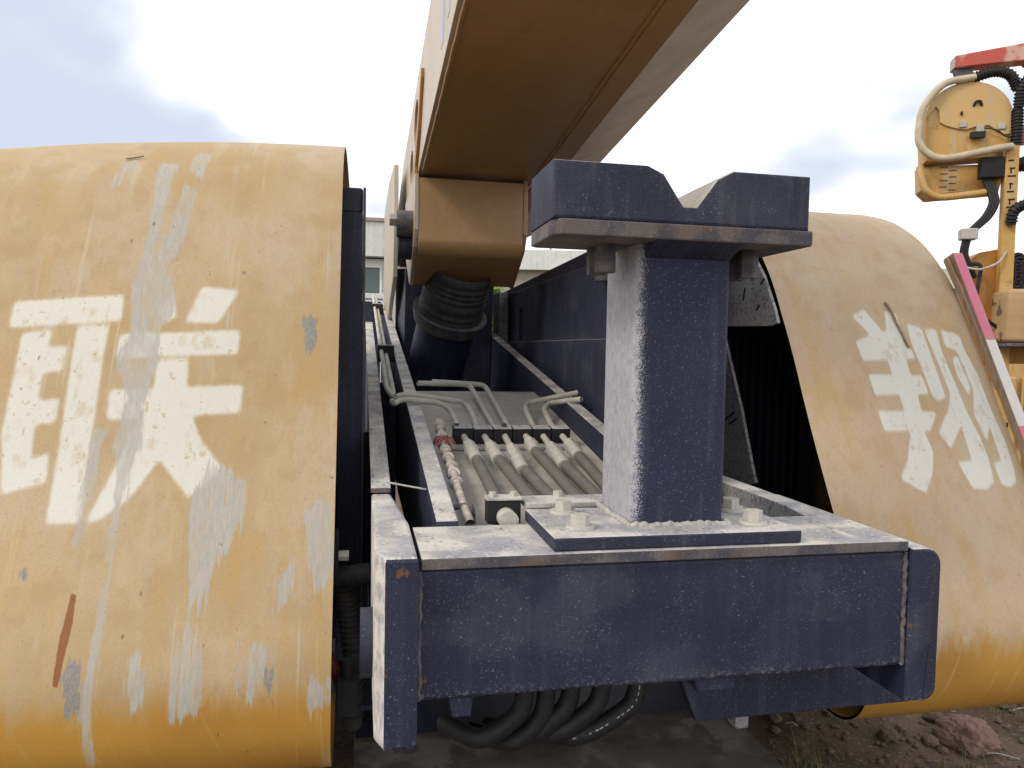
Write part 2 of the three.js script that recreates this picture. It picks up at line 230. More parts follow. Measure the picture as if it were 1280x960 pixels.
function hoodTex(side, wide, D) {
  const W = 1024, H = 2048, mask = (polys, r) => {
    const c = document.createElement('canvas'); c.width = W; c.height = H; const x = c.getContext('2d'); x.fillStyle = '#000'; x.fillRect(0, 0, W, H); x.fillStyle = '#fff';
    for (const p of polys ?? []) { x.beginPath(); p.forEach(([a, s], i) => x[i ? 'lineTo' : 'moveTo']((Math.abs(a) - 0.81) / wide * W, s / SL * H)); x.closePath(); x.fill(); }
    const d = x.getImageData(0, 0, W, H).data, f = new Float32Array(W * H); for (let i = 0; i < f.length; i++) f[i] = d[i * 4] / 255; return blur(blur(f, W, H, r), W, H, r);
  };
  const text = mask(D.text, 5), grey = mask(D.grey, 8), streak = mask(D.streak, 5), dark = mask(D.dark, 5), rust = mask(D.rust, 1), chips = splats(W, H, 900, 1, 5, 1.5), sx = W / wide, sy = H / SL;
  const tan = side < 0 ? [180, 153, 110] : [188, 163, 134], yel = [184, 134, 50];
  return makeTex(W, H, (i, j) => {
    const x = i / sx, s = j / sy, o = j * W + i, g = hash(i, j, 15);
    const big = fbm(x * 3 + 5, s * 3, 4, 231), run = fbm(x * 30, s * 2.2, 4, 235), fine = fbm(x * 130, s * 60, 3, 239), wipe = fbm(x * 22 + s * 9, s * 7, 4, 243), tiny = fbm(x * 300, s * 300, 2, 241);
    let c = mix3(tan, mix3(tan, [190, 168, 138], 0.85), sst(0.3, 0.72, big));
    c = mix3(c, [190, 150, 82], sst(0.48, 0.8, run) * 0.3 + sst(0.5, 0.72, fbm(x * 6, s * 4, 5, 245)) * 0.26);
    c = mix3(c, [172, 149, 120], sst(0.5, 0.85, fine) * 0.3);
    c = mix3(c, [192, 174, 150], sst(0.5, 0.72, fbm(x * 2.5, s * 1.6 + 9, 5, 247)) * (0.2 + 0.4 * sst(1.7, 2.3, s)));
    c = mix3(c, [164, 140, 112], sst(0.58, 0.8, tiny) * 0.4);
    c = mix3(c, [170, 140, 100], sst(0.5, 0.74, fbm(x * 15, s * 13, 5, 249)) * 0.3);
    c = mix3(c, [196, 182, 158], sst(0.55, 0.76, fbm(x * 20 + 9, s * 9, 5, 253)) * 0.25);
    // the roll at the foot of the hood, washed clean of dust, its edge broken into runs
    const b = 0.615 + 0.035 * (run - 0.5) * 2 + 0.03 * (wipe - 0.5) * 2 + 0.02 * (fine - 0.5) + (side > 0 ? 0.06 * (fbm(x * 46 - s * 14, s * 5, 3, 251) - 0.5) : 0);
    c = mix3(c, mix3(yel, [172, 120, 42], sst(0.3, 0.8, big)), (1 - sst(b - 0.055, b + 0.055, s)) * 0.92);
    if (s < 0.7) c = mix3(c, [196, 174, 136], sst(0.6, 0.8, fbm(x * 40 - s * 18, s * 4, 4, 255)) * (side > 0 ? 0.55 : 0.2));
    const st = fbm(x * 120, s * 6, 4, 259), st2 = fbm(x * 260, s * 40, 3, 261), gm = sst(0.34, 0.62, grey[o] * (0.75 + 0.5 * st) + (st - 0.5) * 1.5 * (grey[o] > 0.02 ? 1 : 0) + (st2 - 0.5) * 0.5);
    const sm2 = sst(0.10, 0.60, streak[o] * (0.75 + 0.5 * st) + ((st - 0.5) * 0.75 + (st2 - 0.5) * 0.7 + (wipe - 0.5) * 0.5) * (streak[o] > 0.01 ? 1 : 0));
    if (side < 0) c = mix3(c, [196, 184, 162], sst(0.64, 0.8, fbm(x * 80, s * 2.6, 4, 271)) * sst(0.45, 0.7, fbm(x * 9, s * 3, 3, 273)) * 0.55);
    const tm = sst(0.12, 0.88, text[o] + (fine - 0.5) * 0.22) * (1 - 0.35 * sst(0.6, 0.85, fbm(x * 40, s * 18, 4, 263)) - 0.5 * sst(0.73, 0.79, fbm(x * 60, s * 50, 4, 267)));
    const white = mix3([212, 210, 200], [222, 220, 210], big);
    c = mix3(c, white, tm * 0.95);
    c = mix3(c, mix3([190, 184, 172], [164, 161, 155], st2), Math.max(gm * (0.95 - 0.25 * sst(0.45, 0.75, wipe)), sm2 * (0.9 - 0.35 * sst(0.4, 0.7, fbm(x * 30, s * 10, 4, 277)))));
    c = mix3(c, mix3([112, 113, 116], [160, 158, 152], tiny), sst(0.35, 0.65, dark[o] * 1.1 + (st2 - 0.5) * 1.3 - 0.05) * 0.85 * (dark[o] > 0.04 ? 1 : 0));
    c = mix3(c, mix3([150, 92, 40], [122, 78, 42], tiny), sst(0.3, 0.7, rust[o] + (fine - 0.5) * 0.7) * 0.95);
    c = mix3(c, [96, 84, 70], chips[o] > 0.5 && fine > 0.52 ? 0.7 * chips[o] : 0);
    return c.map((q) => q * (0.97 + 0.06 * g));
  }, false);
}
function hood(side, wide, D, label) {
  const nx = 40, ny = DP.length, pos = [], nor = [], uv = [], idx = [], n3 = new THREE.Vector3();
  const at = (k, t) => { const ax = 0.81 + wide * t, [y, z] = DP[k]; const wob = 0.010 * (fbm(ax * 3.5, SS[k] * 3.5, 3, 300 + side) - 0.5); return [side * ax, y - drop(side, ax) * fall(side, y), z + wob]; };
  const shell = (off, flip) => {
    const base = pos.length / 3;
    for (let k = 0; k < ny; k++) for (let i = 0; i <= nx; i++) {
      const t = i / nx, p = at(k, t), a = at(Math.min(k + 1, ny - 1), t), b = at(Math.max(k - 1, 0), t); n3.set(0, -(a[2] - b[2]), a[1] - b[1]).normalize(); // outward
      pos.push(p[0], p[1] - n3.y * off, p[2] - n3.z * off); nor.push(0, flip ? -n3.y : n3.y, flip ? -n3.z : n3.z); uv.push(t, SS[k] / SL);
    }
    for (let k = 0; k < ny - 1; k++) for (let i = 0; i < nx; i++) { const a = base + k * (nx + 1) + i, b = a + 1, c = a + nx + 1, d = c + 1; if ((side > 0) !== flip) idx.push(a, b, c, b, d, c); else idx.push(a, c, b, b, c, d); }
    return base;
  };
  const o0 = shell(0, false), i0 = shell(0.008, true);
  for (const i of [0, nx]) { const b0 = pos.length / 3; for (let k = 0; k < ny; k++) for (const b of [o0, i0]) { const q = (b + k * (nx + 1) + i) * 3; pos.push(pos[q], pos[q + 1], pos[q + 2]); nor.push(side * (i ? 1 : -1), 0, 0); uv.push(i ? 0.999 : 0.001, SS[k] / SL); } for (let k = 0; k < ny - 1; k++) { const a = b0 + k * 2; idx.push(a, a + 1, a + 2, a + 1, a + 3, a + 2); } }
  const g = new THREE.BufferGeometry(); g.setAttribute('position', new THREE.Float32BufferAttribute(pos, 3)); g.setAttribute('normal', new THREE.Float32BufferAttribute(nor, 3)); g.setAttribute('uv', new THREE.Float32BufferAttribute(uv, 2)); g.setIndex(idx);
  return add('hood', g, std(hoodTex(side, wide, D), 0.66), rig, label);
}
const hoodL = hood(-1, 1.6, D.left, 'tan yellow hood with a white painted character and grey scrapes');
const hoodR = hood(1, 0.81, D.right, 'tan hood with a white painted character and a clean yellow foot');
// end wall inside the outer edge of each hood
for (const [side, ax, h] of [[-1, 2.38, hoodL], [1, 1.6, hoodR]]) {
  const pts = DP.map(([y, z]) => [z - 0.01, y - drop(side, ax) * fall(side, y) - 0.012]); pts.push([-3.0, 0.6]);
  add('end_panel', ext(pts, 'x', side < 0 ? -ax - 0.02 : ax - 0.02, side < 0 ? -ax : ax, 0.002), M.yellow, h);
}
// grey side panels on the inner end of the right hood, round a dark opening
{
  const up = [[-0.945, 1.735], [-0.965, 1.78], [-1.055, 1.92], [-1.15, 2.02], [-1.25, 2.09], [-1.38, 2.17], [-1.6, 2.25], [-1.9, 2.29], [-2.6, 2.31], [-2.6, 1.735], [-1.6, 1.738], [-1.0, 1.725]];
  add('side_panel', ext(up, 'x', 0.79, 0.803, 0.003), M.spray, hoodR, 'grey speckled upper side panel with black scuffs');
  const low = [[-1.02, 1.118], [-1.035, 1.14], [-1.15, 1.39], [-1.3, 1.66], [-1.36, 1.76], [-2.6, 1.76], [-2.6, 1.06], [-1.3, 1.055], [-1.05, 1.108]];
  add('side_panel', ext(low, 'x', 0.765, 0.778, 0.003), M.spray, hoodR, 'grey speckled lower side panel with a slanting edge');
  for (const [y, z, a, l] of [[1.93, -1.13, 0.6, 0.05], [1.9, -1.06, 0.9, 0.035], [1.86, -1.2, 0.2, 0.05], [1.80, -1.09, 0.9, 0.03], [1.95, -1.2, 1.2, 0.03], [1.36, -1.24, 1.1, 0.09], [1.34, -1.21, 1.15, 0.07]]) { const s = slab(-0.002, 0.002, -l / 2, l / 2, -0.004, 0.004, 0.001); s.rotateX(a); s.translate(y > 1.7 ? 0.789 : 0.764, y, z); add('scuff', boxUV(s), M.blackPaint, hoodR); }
}
// dark engine bays behind the hoods
for (const [x0, x1] of [[-2.2, -0.92], [0.95, 1.5]]) {
  const bay = part('engine_bay', rig, 'dark engine compartment under the hood');
  add('closing_bulkhead', box(x0, x1, 0.52, 2.2, -3.0, -1.75), M.navy, bay);
  add('floor_pan', box(x0 - 0.04, x1 + 0.04, 0.47, 0.515, -3.0, -0.62), M.navy, bay);
  if (x0 > 0) for (let k = 0; k < 12; k++) add('radiator_fin', box(x0 - 0.06 + 0.045 * k, x0 - 0.045 + 0.045 * k, 0.56, 1.7, -1.748, -1.70, 0.002), M.navy, bay);
}

// front beam
function frontUV(g, x0, x1, y0, y1) { const p = g.attributes.position, uv = g.attributes.uv, a = new THREE.Vector3(), q = new THREE.Vector3(), c = new THREE.Vector3(); for (let i = 0; i < p.count; i += 3) { a.fromBufferAttribute(p, i); q.fromBufferAttribute(p, i + 1).sub(a); c.fromBufferAttribute(p, i + 2).sub(a); q.cross(c).normalize(); if (q.z > 0.3) for (let k = 0; k < 3; k++) uv.setXY(i + k, (p.getX(i + k) - x0) / (x1 - x0), (p.getY(i + k) - y0) / (y1 - y0)); } return g; }
function steelFace(W, H, w, hgt, k, rusty) { // navy paint with specks, dusty smears, runs and scratches; rusty lists (x, y, radius) in metres
  const sp = splats(W, H, Math.round(W * H / 34), 0.5, 1.8), big = splats(W, H, Math.round(W * H / 9000), 1, 4.5, 1.6), sc = scratchBuf(W, H, Math.round(W * H / 14000));
  return makeTex(W, H, (i, j) => {
    const x = i / W * w, y = j / H * hgt, o = j * W + i, g = hash(i, j, k), n = fbm(x * 9, y * 9, 5, k), cl = fbm(x * 14 + 3, y * 10, 4, k + 5), run = fbm(x * 45, y * 3.5, 4, k + 9), f = fbm(x * 160, y * 160, 2, k + 13);
    let c = mix3([24, 29, 48], [40, 45, 68], n);
    c = mix3(c, [78, 80, 90], sst(0.5, 0.8, run) * 0.16 + sst(0.5, 0.72, fbm(x * 5 + 8, y * 7, 5, k + 17)) * 0.4);
    c = mix3(c, [112, 110, 104], sst(0.5, 0.8, f) * sst(0.03, 0.0, y - 0.012 * cl) * 0.7);
    c = mix3(c, [150, 150, 152], g > 0.91 - 0.1 * cl ? 0.2 * g : 0);
    c = mix3(c, [200, 199, 198], Math.min(1, sp[o] * (0.3 + 0.55 * sst(0.3, 0.7, cl)) + sc[o] * 0.55 + (big[o] > 0.3 ? 0.55 * big[o] : 0)));
    for (const [rx, ry, rd] of rusty) { const e = Math.hypot((x - rx) / 1.6, y - ry) / rd; if (e < 1.4) c = mix3(c, mix3([150, 96, 56], [110, 74, 52], n), sst(0.45, 0.7, 1 - e * 0.6 + (f - 0.5) * 1.1) * 0.75); }
    return c;
  }, false);
}
const beam = part('front_beam', rig, 'navy steel box beam speckled with white dust');
add('face_plate', frontUV(box(-0.612, 0.612, 0.835, 1.132, -0.285, -0.012, 0.012), -0.612, 0.612, 0.835, 1.132), std(steelFace(1024, 256, 1.224, 0.297, 601, [[0.004, 0.05, 0.012]]), 0.6), beam);
add('top_plate', topped(box(-0.606, 0.606, 1.133, 1.159, -0.293, 0, 0.003)), [M.rust, M.dust], beam, 'dusty top plate with a rusty front edge');
const legPlan = (s) => [[s * 0.613, 0.02], [s * 0.684, 0.02], [s * 0.704, -0.03], [s * 0.704, -0.70], [s * 0.645, -0.70], [s * 0.613, -0.30]];
function leg(s) { let p = legPlan(s); if (s > 0) p = p.slice().reverse(); return p; }
add('end_plate', topped(frontUV(ext(leg(-1), 'y', 0.745, 1.168, 0.010), -0.695, -0.611, 0.745, 1.168), 0.6, 0.6), [std(steelFace(72, 352, 0.084, 0.423, 641, [[0.045, 0.39, 0.011], [0.012, 0.17, 0.010]]), 0.6), M.dust], beam, 'thick navy end plate with a rust spot near its top');  // faces turned left also take the pale second material
{ // right end plate: rounded top and foot corners
  const p = []; const c = (x, y, r, a0) => { for (let k = 0; k <= 6; k++) { const a = a0 + k * Math.PI / 12; p.push([x + r * Math.cos(a), y + r * Math.sin(a)]); } };
  p.push([0.613, 0.75], [0.67, 0.75]); c(0.668, 0.782, 0.032, -Math.PI / 2); c(0.655, 1.095, 0.045, 0); p.push([0.613, 1.14]);
  add('end_plate', topped(frontUV(ext(p, 'z', -0.70, 0.005, 0.008), 0.61, 0.705, 0.745, 1.142), 0.75), [std(steelFace(80, 336, 0.095, 0.397, 661, [[0.004, 0.2, 0.008]]), 0.6), M.dust], beam, 'thick navy end plate with rounded corners');
}
add('gusset', ext([[0.09, 0.834], [0.19, 0.585], [0.87, 0.59], [0.87, 0.834]], 'z', -0.335, -0.29, 0.004), M.navy, beam);
for (const [x0, x1, h] of [[-0.54, -0.482, 0.05], [0.055, 0.165, 0.035]]) add('lug', ext([[x0 + 0.01, 0.8345 - h], [x1 - 0.005, 0.8345 - h], [x1, 0.8345], [x0, 0.8345]], 'z', -0.16, -0.03, 0.004), M.navy, beam);
for (const x of [-0.608, 0.608]) { const pts = []; for (let k = 0; k <= 30; k++) pts.push([x + rr(-0.002, 0.002), 0.84 + 0.29 * k / 30, -0.011 + rr(-0.001, 0.001)]); add('weld_bead', tubeG(pts, 0.006, 60, 6), M.rust, beam); }
add('rail', topped(ext([[-0.295, 1.155], [-0.295, 1.10], [-1.4, 1.10], [-1.4, 1.165], [-0.40, 1.165]], 'x', 0.515, 0.585, 0.004), 0.6), [M.spray, M.dust], beam, 'dusty steel rail behind the top plate');

// mast rest: post with a V block
const rest = part('mast_rest', rig, 'navy steel post with a V notched saddle block, one side white with dust');
add('base_plate', topped(box(-0.306, 0.319, 1.1595, 1.192, -0.324, -0.0136, 0.006)), [M.navy, M.dust], rest, 'dusty base plate bolted to the beam');
{ // post: rounded square tube, uv round the perimeter in metres
  const x0 = -0.088, x1 = 0.162, z0 = -0.353, z1 = -0.103, r = 0.03, ring = [], q = (cx, cz, a0) => { for (let k = 0; k <= 6; k++) { const a = a0 + k * Math.PI / 12; ring.push([cx + r * Math.cos(a), cz + r * Math.sin(a), Math.cos(a), Math.sin(a)]); } };
  q(x1 - r, z0 + r, -Math.PI / 2); q(x1 - r, z1 - r, 0); q(x0 + r, z1 - r, Math.PI / 2); q(x0 + r, z0 + r, Math.PI); ring.push(ring[0]);
  const pos = [], nor = [], uv = [], idx = []; let L = 0; const y0 = 1.192, y1 = 1.878, per = [0];
  for (let i = 1; i < ring.length; i++) { L += Math.hypot(ring[i][0] - ring[i - 1][0], ring[i][1] - ring[i - 1][1]); per.push(L); }
  ring.forEach(([x, z, nx, nz], i) => { for (const y of [y0, y1]) { pos.push(x, y, z); nor.push(nx, 0, nz); uv.push(per[i] / L, (y - y0) / (y1 - y0)); } });
  for (let i = 0; i < ring.length - 1; i++) { const a = i * 2; idx.push(a, a + 1, a + 2, a + 1, a + 3, a + 2); }
  const g = new THREE.BufferGeometry(); g.setAttribute('position', new THREE.Float32BufferAttribute(pos, 3)); g.setAttribute('normal', new THREE.Float32BufferAttribute(nor, 3)); g.setAttribute('uv', new THREE.Float32BufferAttribute(uv, 2)); g.setIndex(idx);
  // perimeter position of the rounded front left corner and of the left face
  const pc = per[14], pe = per[20], W = 1024, H = 768;
  const tex = makeTex(W, H, (i, j) => {
    const p = i / W * L, y = j / H * (y1 - y0), n = fbm(p * 90, y * 60, 3, 311), b = fbm(p * 12, y * 9, 4, 315), gr = hash(i, j, 16), gr2 = vn(i / 1.7, j / 1.7, 17);
    let c = mix3([28, 31, 56], [40, 44, 74], b); c = mix3(c, [76, 78, 96], sst(0.55, 0.8, fbm(p * 40, y * 4, 3, 319)) * 0.35);
    const e = sst(pc - 0.018 + 0.02 * (b - 0.5), pc + 0.045, p) * (1 - sst(pe + 0.26, pe + 0.31, p)), cover = e * 0.97 + 0.035;
    const dusty = gr2 * 0.6 + gr * 0.4 < cover * 0.95 + (n - 0.5) * 0.3 * e - 0.04 ? 1 : 0;
    const d = mix3([172, 172, 178], [208, 206, 206], n); c = mix3(c, d, dusty * (0.75 + 0.2 * gr));
    return mix3(c, [215, 214, 212], specks[j * NW + i] * 0.75);
  });
  add('post', g, std(tex, 0.7), rest, 'square navy post, left side coated with white dust');
}
{ const P = D.saddle.map((p) => [p[0], p[1]]); P[0][1] = P[1][1] = P[6][1] = P[7][1] = 2.046; P[8] = [0.317, 1.9155]; P[9] = [-0.321, 1.9155]; P[7][0] = 0.317; P[3][1] = P[4][1] = 1.957; add('saddle_block', topped(ext(P.reverse(), 'z', -0.256, -0.028, 0.007), 0.45), [M.navy, M.grey], rest, 'rubber faced navy block with a V notch in its top'); }
add('saddle_plate', ext([[-0.30, -0.022], [-0.319, -0.045], [-0.319, -0.25], [-0.305, -0.265], [0.305, -0.265], [0.322, -0.25], [0.322, -0.022]].reverse(), 'y', 1.878, 1.915, 0.004), M.rust, rest, 'worn plate under the saddle block');
add('bracket', ext([[-0.1035, 1.845], [-0.1035, 1.8775], [-0.03, 1.8775]], 'x', -0.07, 0.15, 0.002), M.navy, rest);
for (const [x, z] of [[-0.155, -0.15], [0.225, -0.15], [-0.155, -0.22], [0.225, -0.22]]) { const b = rodG([x, 1.79 + 0.02, z], [x, 1.8775, z], 0.026, 0.026, 6); add('clamp_bolt', boxUV(b, 0.5), M.rust, rest); }
for (const [x, , z] of D.bolts) {
  const w = new THREE.CylinderGeometry(0.034, 0.036, 0.008, 24); w.translate(x, 1.1965, z); const o = add('bolt', boxUV(w.toNonIndexed(), 0.5), M.bolt, rest); const h = hexG(0.024, 0.026); h.rotateY(rr(0, 1)); h.translate(x, 1.213, z); o.geometry = mergeGeometries([o.geometry, h]);
}
{ const pts = []; for (let k = 0; k < 160; k++) { const t = k / 160, a = t * 4, s = Math.floor(a), f = a - s, c = [[-0.095, -0.096], [0.169, -0.096], [0.169, -0.36], [-0.095, -0.36]], p = c[s], q = c[(s + 1) % 4]; pts.push([mix(p[0], q[0], f), 1.193 + rr(-0.003, 0.004), mix(p[1], q[1], f) + rr(-0.004, 0.004)]); } add('weld_bead', tubeG(pts, 0.0085, 480, 6, true, 0.2), M.grey, rest); }

// channel between the hoods, rising to the back
const topY = (z) => 1.125 - 0.155 * z, floorY = (z) => 1.02 - 0.168 * z;
const channel = part('channel', rig, 'navy steel trough with dusty edges, running back to the boom');
add('side_wall', topped(ext([[-0.296, 0.86], [-0.296, topY(-0.296)], [-6, topY(-6)], [-6, 1.2], [-2.3, 0.86]], 'x', -0.545, -0.487, 0.004), 0.6), [M.navy, M.dust], channel);
add('side_wall', topped(ext([[-0.296, 0.86], [-0.296, topY(-0.296)], [-4.6, topY(-4.6) + 0.03], [-4.6, 1.1], [-2.3, 0.86]], 'x', 0.165, 0.222, 0.004), 0.6), [M.navy, M.dust], channel);
{ const g = slab(-0.486, 0.164, -0.01, 0.01, -1.0, 0.96, 0.003); g.rotateX(Math.atan(0.168)); g.translate(0, floorY(-1.26) - 0.012, -1.26); add('floor_plate', boxUV(g), std(floorTex, 0.95), channel, 'dusty floor plate'); }
add('floor_plate', box(-0.486, 0.164, 0.95, 0.98, -5.2, -2.2), M.navy, channel);
add('back_plate', box(-0.486, 0.164, 0.98, 1.65, -5.2, -5.15), M.navy, channel);
{ const g = slab(-0.486, 0.164, -0.2, 0.2, -0.01, 0.01, 0.003); g.translate(0, 1.19, -2.24); add('floor_plate', boxUV(g), M.navy, channel); }

// walls to the right of the channel
const wall = part('box_wall', rig, 'navy box section wall beside the channel');
add('upper_plate', topped(box(0.31, 0.335, 1.672, 2.02, -4.2, -0.75, 0.004), 0.6), [M.navy, M.grey], wall);
add('lower_plate', topped(box(0.275, 0.34, 0.9, 1.67, -4.2, -0.72, 0.004), 0.6), [M.navy, M.grey], wall);
add('cover_plate', ext([[-4.2, 2.0], [-4.2, 2.06], [-1.2, 2.12], [-1.2, 2.0]], 'x', 0.345, 0.75, 0.004), M.navy, wall);
add('stiffener', box(0.285, 0.309, 1.68, 1.9, -3.35, -3.28), M.navy, wall);
add('bracket', topped(box(0.24, 0.309, 1.66, 2.03, -4.0, -3.75), 0.6), [M.spray, M.grey], wall);
{ const g = rodG([0.30, 1.92, -1.5], [0.30, 2.12, -1.5], 0.05, 0.05, 20); add('pipe_stub', boxUV(g), M.rust, wall); }

// left side sheet with its turned flange, post and the things in the gap beside the left hood
const sheet = part('side_sheet', rig, 'thin steel side sheet with a turned dusty flange');
{ const fy = (z) => 1.185 - 0.15 * (z + 0.69); const pl = ext([[-0.695, fy(-0.695)], [-5, fy(-5)], [-5, fy(-5) - 0.014], [-0.695, fy(-0.695) - 0.014]].reverse(), 'x', -0.706, -0.645, 0.003); add('flange', topped(pl, 0.5), [M.rust, M.dust], sheet); add('web', ext([[-0.75, 0.6], [-0.75, fy(-0.75) - 0.015], [-5, fy(-5) - 0.015], [-5, 1.0], [-2, 0.6]], 'x', -0.700, -0.690, 0.002), M.navy, sheet); }
const upright = part('frame_post', rig, 'dark navy upright beside the left hood');
add('face_plate', box(-0.83, -0.7365, 0.35, 2.142, -1.43, -1.40), M.navy, upright);
add('cap', box(-0.86, -0.7365, 2.143, 2.245, -1.46, -1.43, 0.012), M.navy, upright);  // solid box standing in for the dark hollow of the upright
add('edge_strip', box(-0.736, -0.7255, 0.35, 2.24, -1.46, -1.398), M.rust, upright);
add('closing_bulkhead', box(-0.95, -0.737, 0.35, 2.2, -1.75, -1.66), M.navy, upright);  // panels added to close the gap at the back and keep it dark
add('closing_bulkhead', box(-0.7365, -0.701, 0.35, 1.25, -1.75, -1.66), M.navy, upright);
add('closing_bulkhead', box(-0.689, -0.547, 0.35, 1.42, -2.6, -2.5), M.navy, upright);
add('rear_plate', box(-1.2, -0.547, 0.35, 2.08, -6.3, -6.2), M.navy, upright);
add('floor_pan', box(-0.82, -0.547, 0.34, 0.36, -2.6, -1.0), M.navy, upright);
{
  const t = part('tie_bar', rig, 'dark round bar between the hood and the end plate'); add('bar', boxUV(rodG([-0.87, 0.905, -0.70], [-0.705, 0.925, -0.69], 0.032)), M.dark, t); const h = hexG(0.016, 0.03); h.rotateZ(Math.PI / 2); h.translate(-0.785, 0.985, -0.68); add('nut', h, M.bolt, t); add('plate', box(-0.815, -0.80, 0.90, 1.06, -0.72, -0.66), M.dark, t);
  add('pivot_pin', boxUV(rodG([-0.735, 0.872, -0.28], [-0.7045, 0.872, -0.28], 0.085, 0.085, 28)), M.navy, rig, 'round pin head on the outside of the end plate');
  const cz = []; for (let k = 0; k <= 24; k++) { const a = k / 24; cz.push([-0.80 + 0.09 * a, 1.0 - 0.45 * a, -0.55 - 0.1 * a]); } const ch = add('corrugated_hose', tubeG([[-0.80, 0.90, -0.78], [-0.775, 0.8, -0.74], [-0.755, 0.68, -0.72], [-0.755, 0.42, -0.75]], 0.03, 30), M.rubber, rig); for (let k = 0; k < 22; k++) { const p = new THREE.CatmullRomCurve3([[-0.80, 0.90, -0.78], [-0.775, 0.8, -0.74], [-0.755, 0.68, -0.72], [-0.755, 0.42, -0.75]].map(V)).getPoint(k / 22); const r = new THREE.TorusGeometry(0.031, 0.005, 6, 16); r.rotateX(Math.PI / 2); r.translate(p.x, p.y, p.z); add('ring', boxUV(r), M.rubber, ch); }
  add('cable', tubeG([[-0.86, 0.74, -0.7], [-0.80, 0.63, -0.64], [-0.77, 0.52, -0.68]], 0.016, 20), new THREE.MeshStandardMaterial({ color: 0x7a2420, roughness: 0.6 }), rig, 'dull red cable in the gap beside the left hood');
  const vb = part('valve_block', rig); add('body', box(-0.80, -0.74, 0.56, 0.66, -0.62, -0.52), M.dark, vb); add('port', boxUV(rodG([-0.77, 0.66, -0.57], [-0.77, 0.71, -0.57], 0.018)), M.dark, vb);
}

// manifold, pipes and hoses on the channel floor
const man = part('pipe_manifold', rig, 'row of dark clamp blocks holding six hydraulic pipes');
{ const [a, b] = D.clamp; for (let k = 0; k < 6; k++) { const x0 = mix(a[0], b[0], k / 6), x1 = mix(a[0], b[0], (k + 1) / 6), g = slab(x0 + 0.0015, x1 - 0.0015, -0.036 + (k ? 0 : 0.004), 0.036 + (k ? 0 : 0.004), -0.03, 0.03, 0.004); g.rotateX(Math.atan(0.168)); g.translate(0, floorY(-1.285) + 0.04, -1.285); add('clamp_block', topped(boxUV(g), 0.7), [M.dark, M.dust], man); }
  const g = slab(a[0] - 0.01, b[0] + 0.03, -0.006, 0.006, -0.05, 0.05, 0.002); g.rotateX(Math.atan(0.168)); g.translate(0, floorY(-1.28) + 0.006, -1.27); add('mounting_strip', boxUV(g), M.grey, man);
  for (const k of [0.2, 2.6]) { const h = hexG(0.011, 0.012); h.translate(mix(a[0], b[0], k / 6), floorY(-1.285) + 0.083, -1.285); add('bolt', h, M.rust, man); } }
for (const [n, p] of D.pipes.entries()) { const x = n ? -0.622 : -0.594, dy = n ? 0.02 : 0.0; const run = n < 2 ? [-6.6, -5.0, -3.5, -2.2, -1.85].map((z) => [x, topY(z) + dy, z]) : []; add('pipe', tubeG([...run, ...(n ? p : p.slice(1))], 0.0125, n < 2 ? 140 : 60, 10, false, 0.25), M.pipe, rig); }
for (const [n, p] of D.hoses.entries()) {
  const c = new THREE.CatmullRomCurve3(p.map(V)), end = V(p[2]).add(V(p[2]).sub(V(p[1])).multiplyScalar(0.55)), q = [p[0], p[1], p[2], [end.x, end.y, end.z]];
  const o = add('hose', tubeG([p[1], p[2], q[3]], 0.0198, 30, 14), M.greyHose, rig);
  const A = V(p[0]), B = V(p[1]), d = B.clone().sub(A), pt = (t) => A.clone().addScaledVector(d, t).toArray();
  add('stem', rodG(pt(-0.05), pt(0.62), 0.0125, 0.0125, 14), M.pipe, o);
  const hx = rodG(pt(0.46), pt(0.62), 0.0245, 0.0245, 6); add('nut', boxUV(hx, 0.5), M.pipe, o); add('nut', boxUV(rodG(pt(0.65), pt(0.77), 0.0275, 0.0275, 6), 0.5), M.pipe, o);
  add('ferrule', rodG(pt(0.77), pt(1.15), 0.0236, 0.0236, 18), M.bolt, o);
}
{ const cl = part('hose_clamp', rig, 'dark clamp block around a hose behind the top plate'); const s = new THREE.Shape([[-0.045, -0.03], [0.045, -0.03], [0.045, 0.032], [-0.045, 0.032]].map((p) => new THREE.Vector2(...p))); const hl = new THREE.Path(); hl.absarc(0.004, -0.012, 0.0265, 0, Math.PI * 2); s.holes.push(hl); const g = new THREE.ExtrudeGeometry(s, { depth: 0.05, bevelEnabled: false }); g.translate(-0.356, 1.178, -0.40); add('body', topped(boxUV(g), 0.7), [M.dark, M.dust], cl); add('cover', box(-0.405, -0.307, 1.2105, 1.218, -0.403, -0.347, 0.002), M.dust, cl); for (const x of [-0.385, -0.327]) { const h = hexG(0.011, 0.012); h.translate(x, 1.224, -0.375); add('bolt', h, M.bolt, cl); }
  add('pipe_end', rodG([-0.352, 1.166, -0.30], [-0.352, 1.166, -0.44], 0.026, 0.026, 18), M.pipe, cl);
  const bar = box(-0.30, 0.08, 1.19, 1.205, -0.44, -0.335, 0.003); add('strip', bar, M.dust, cl); for (const x of [-0.19, -0.02]) { const h = hexG(0.014, 0.016); h.translate(x, 1.212, -0.42); add('bolt', h, M.bolt, cl); } }
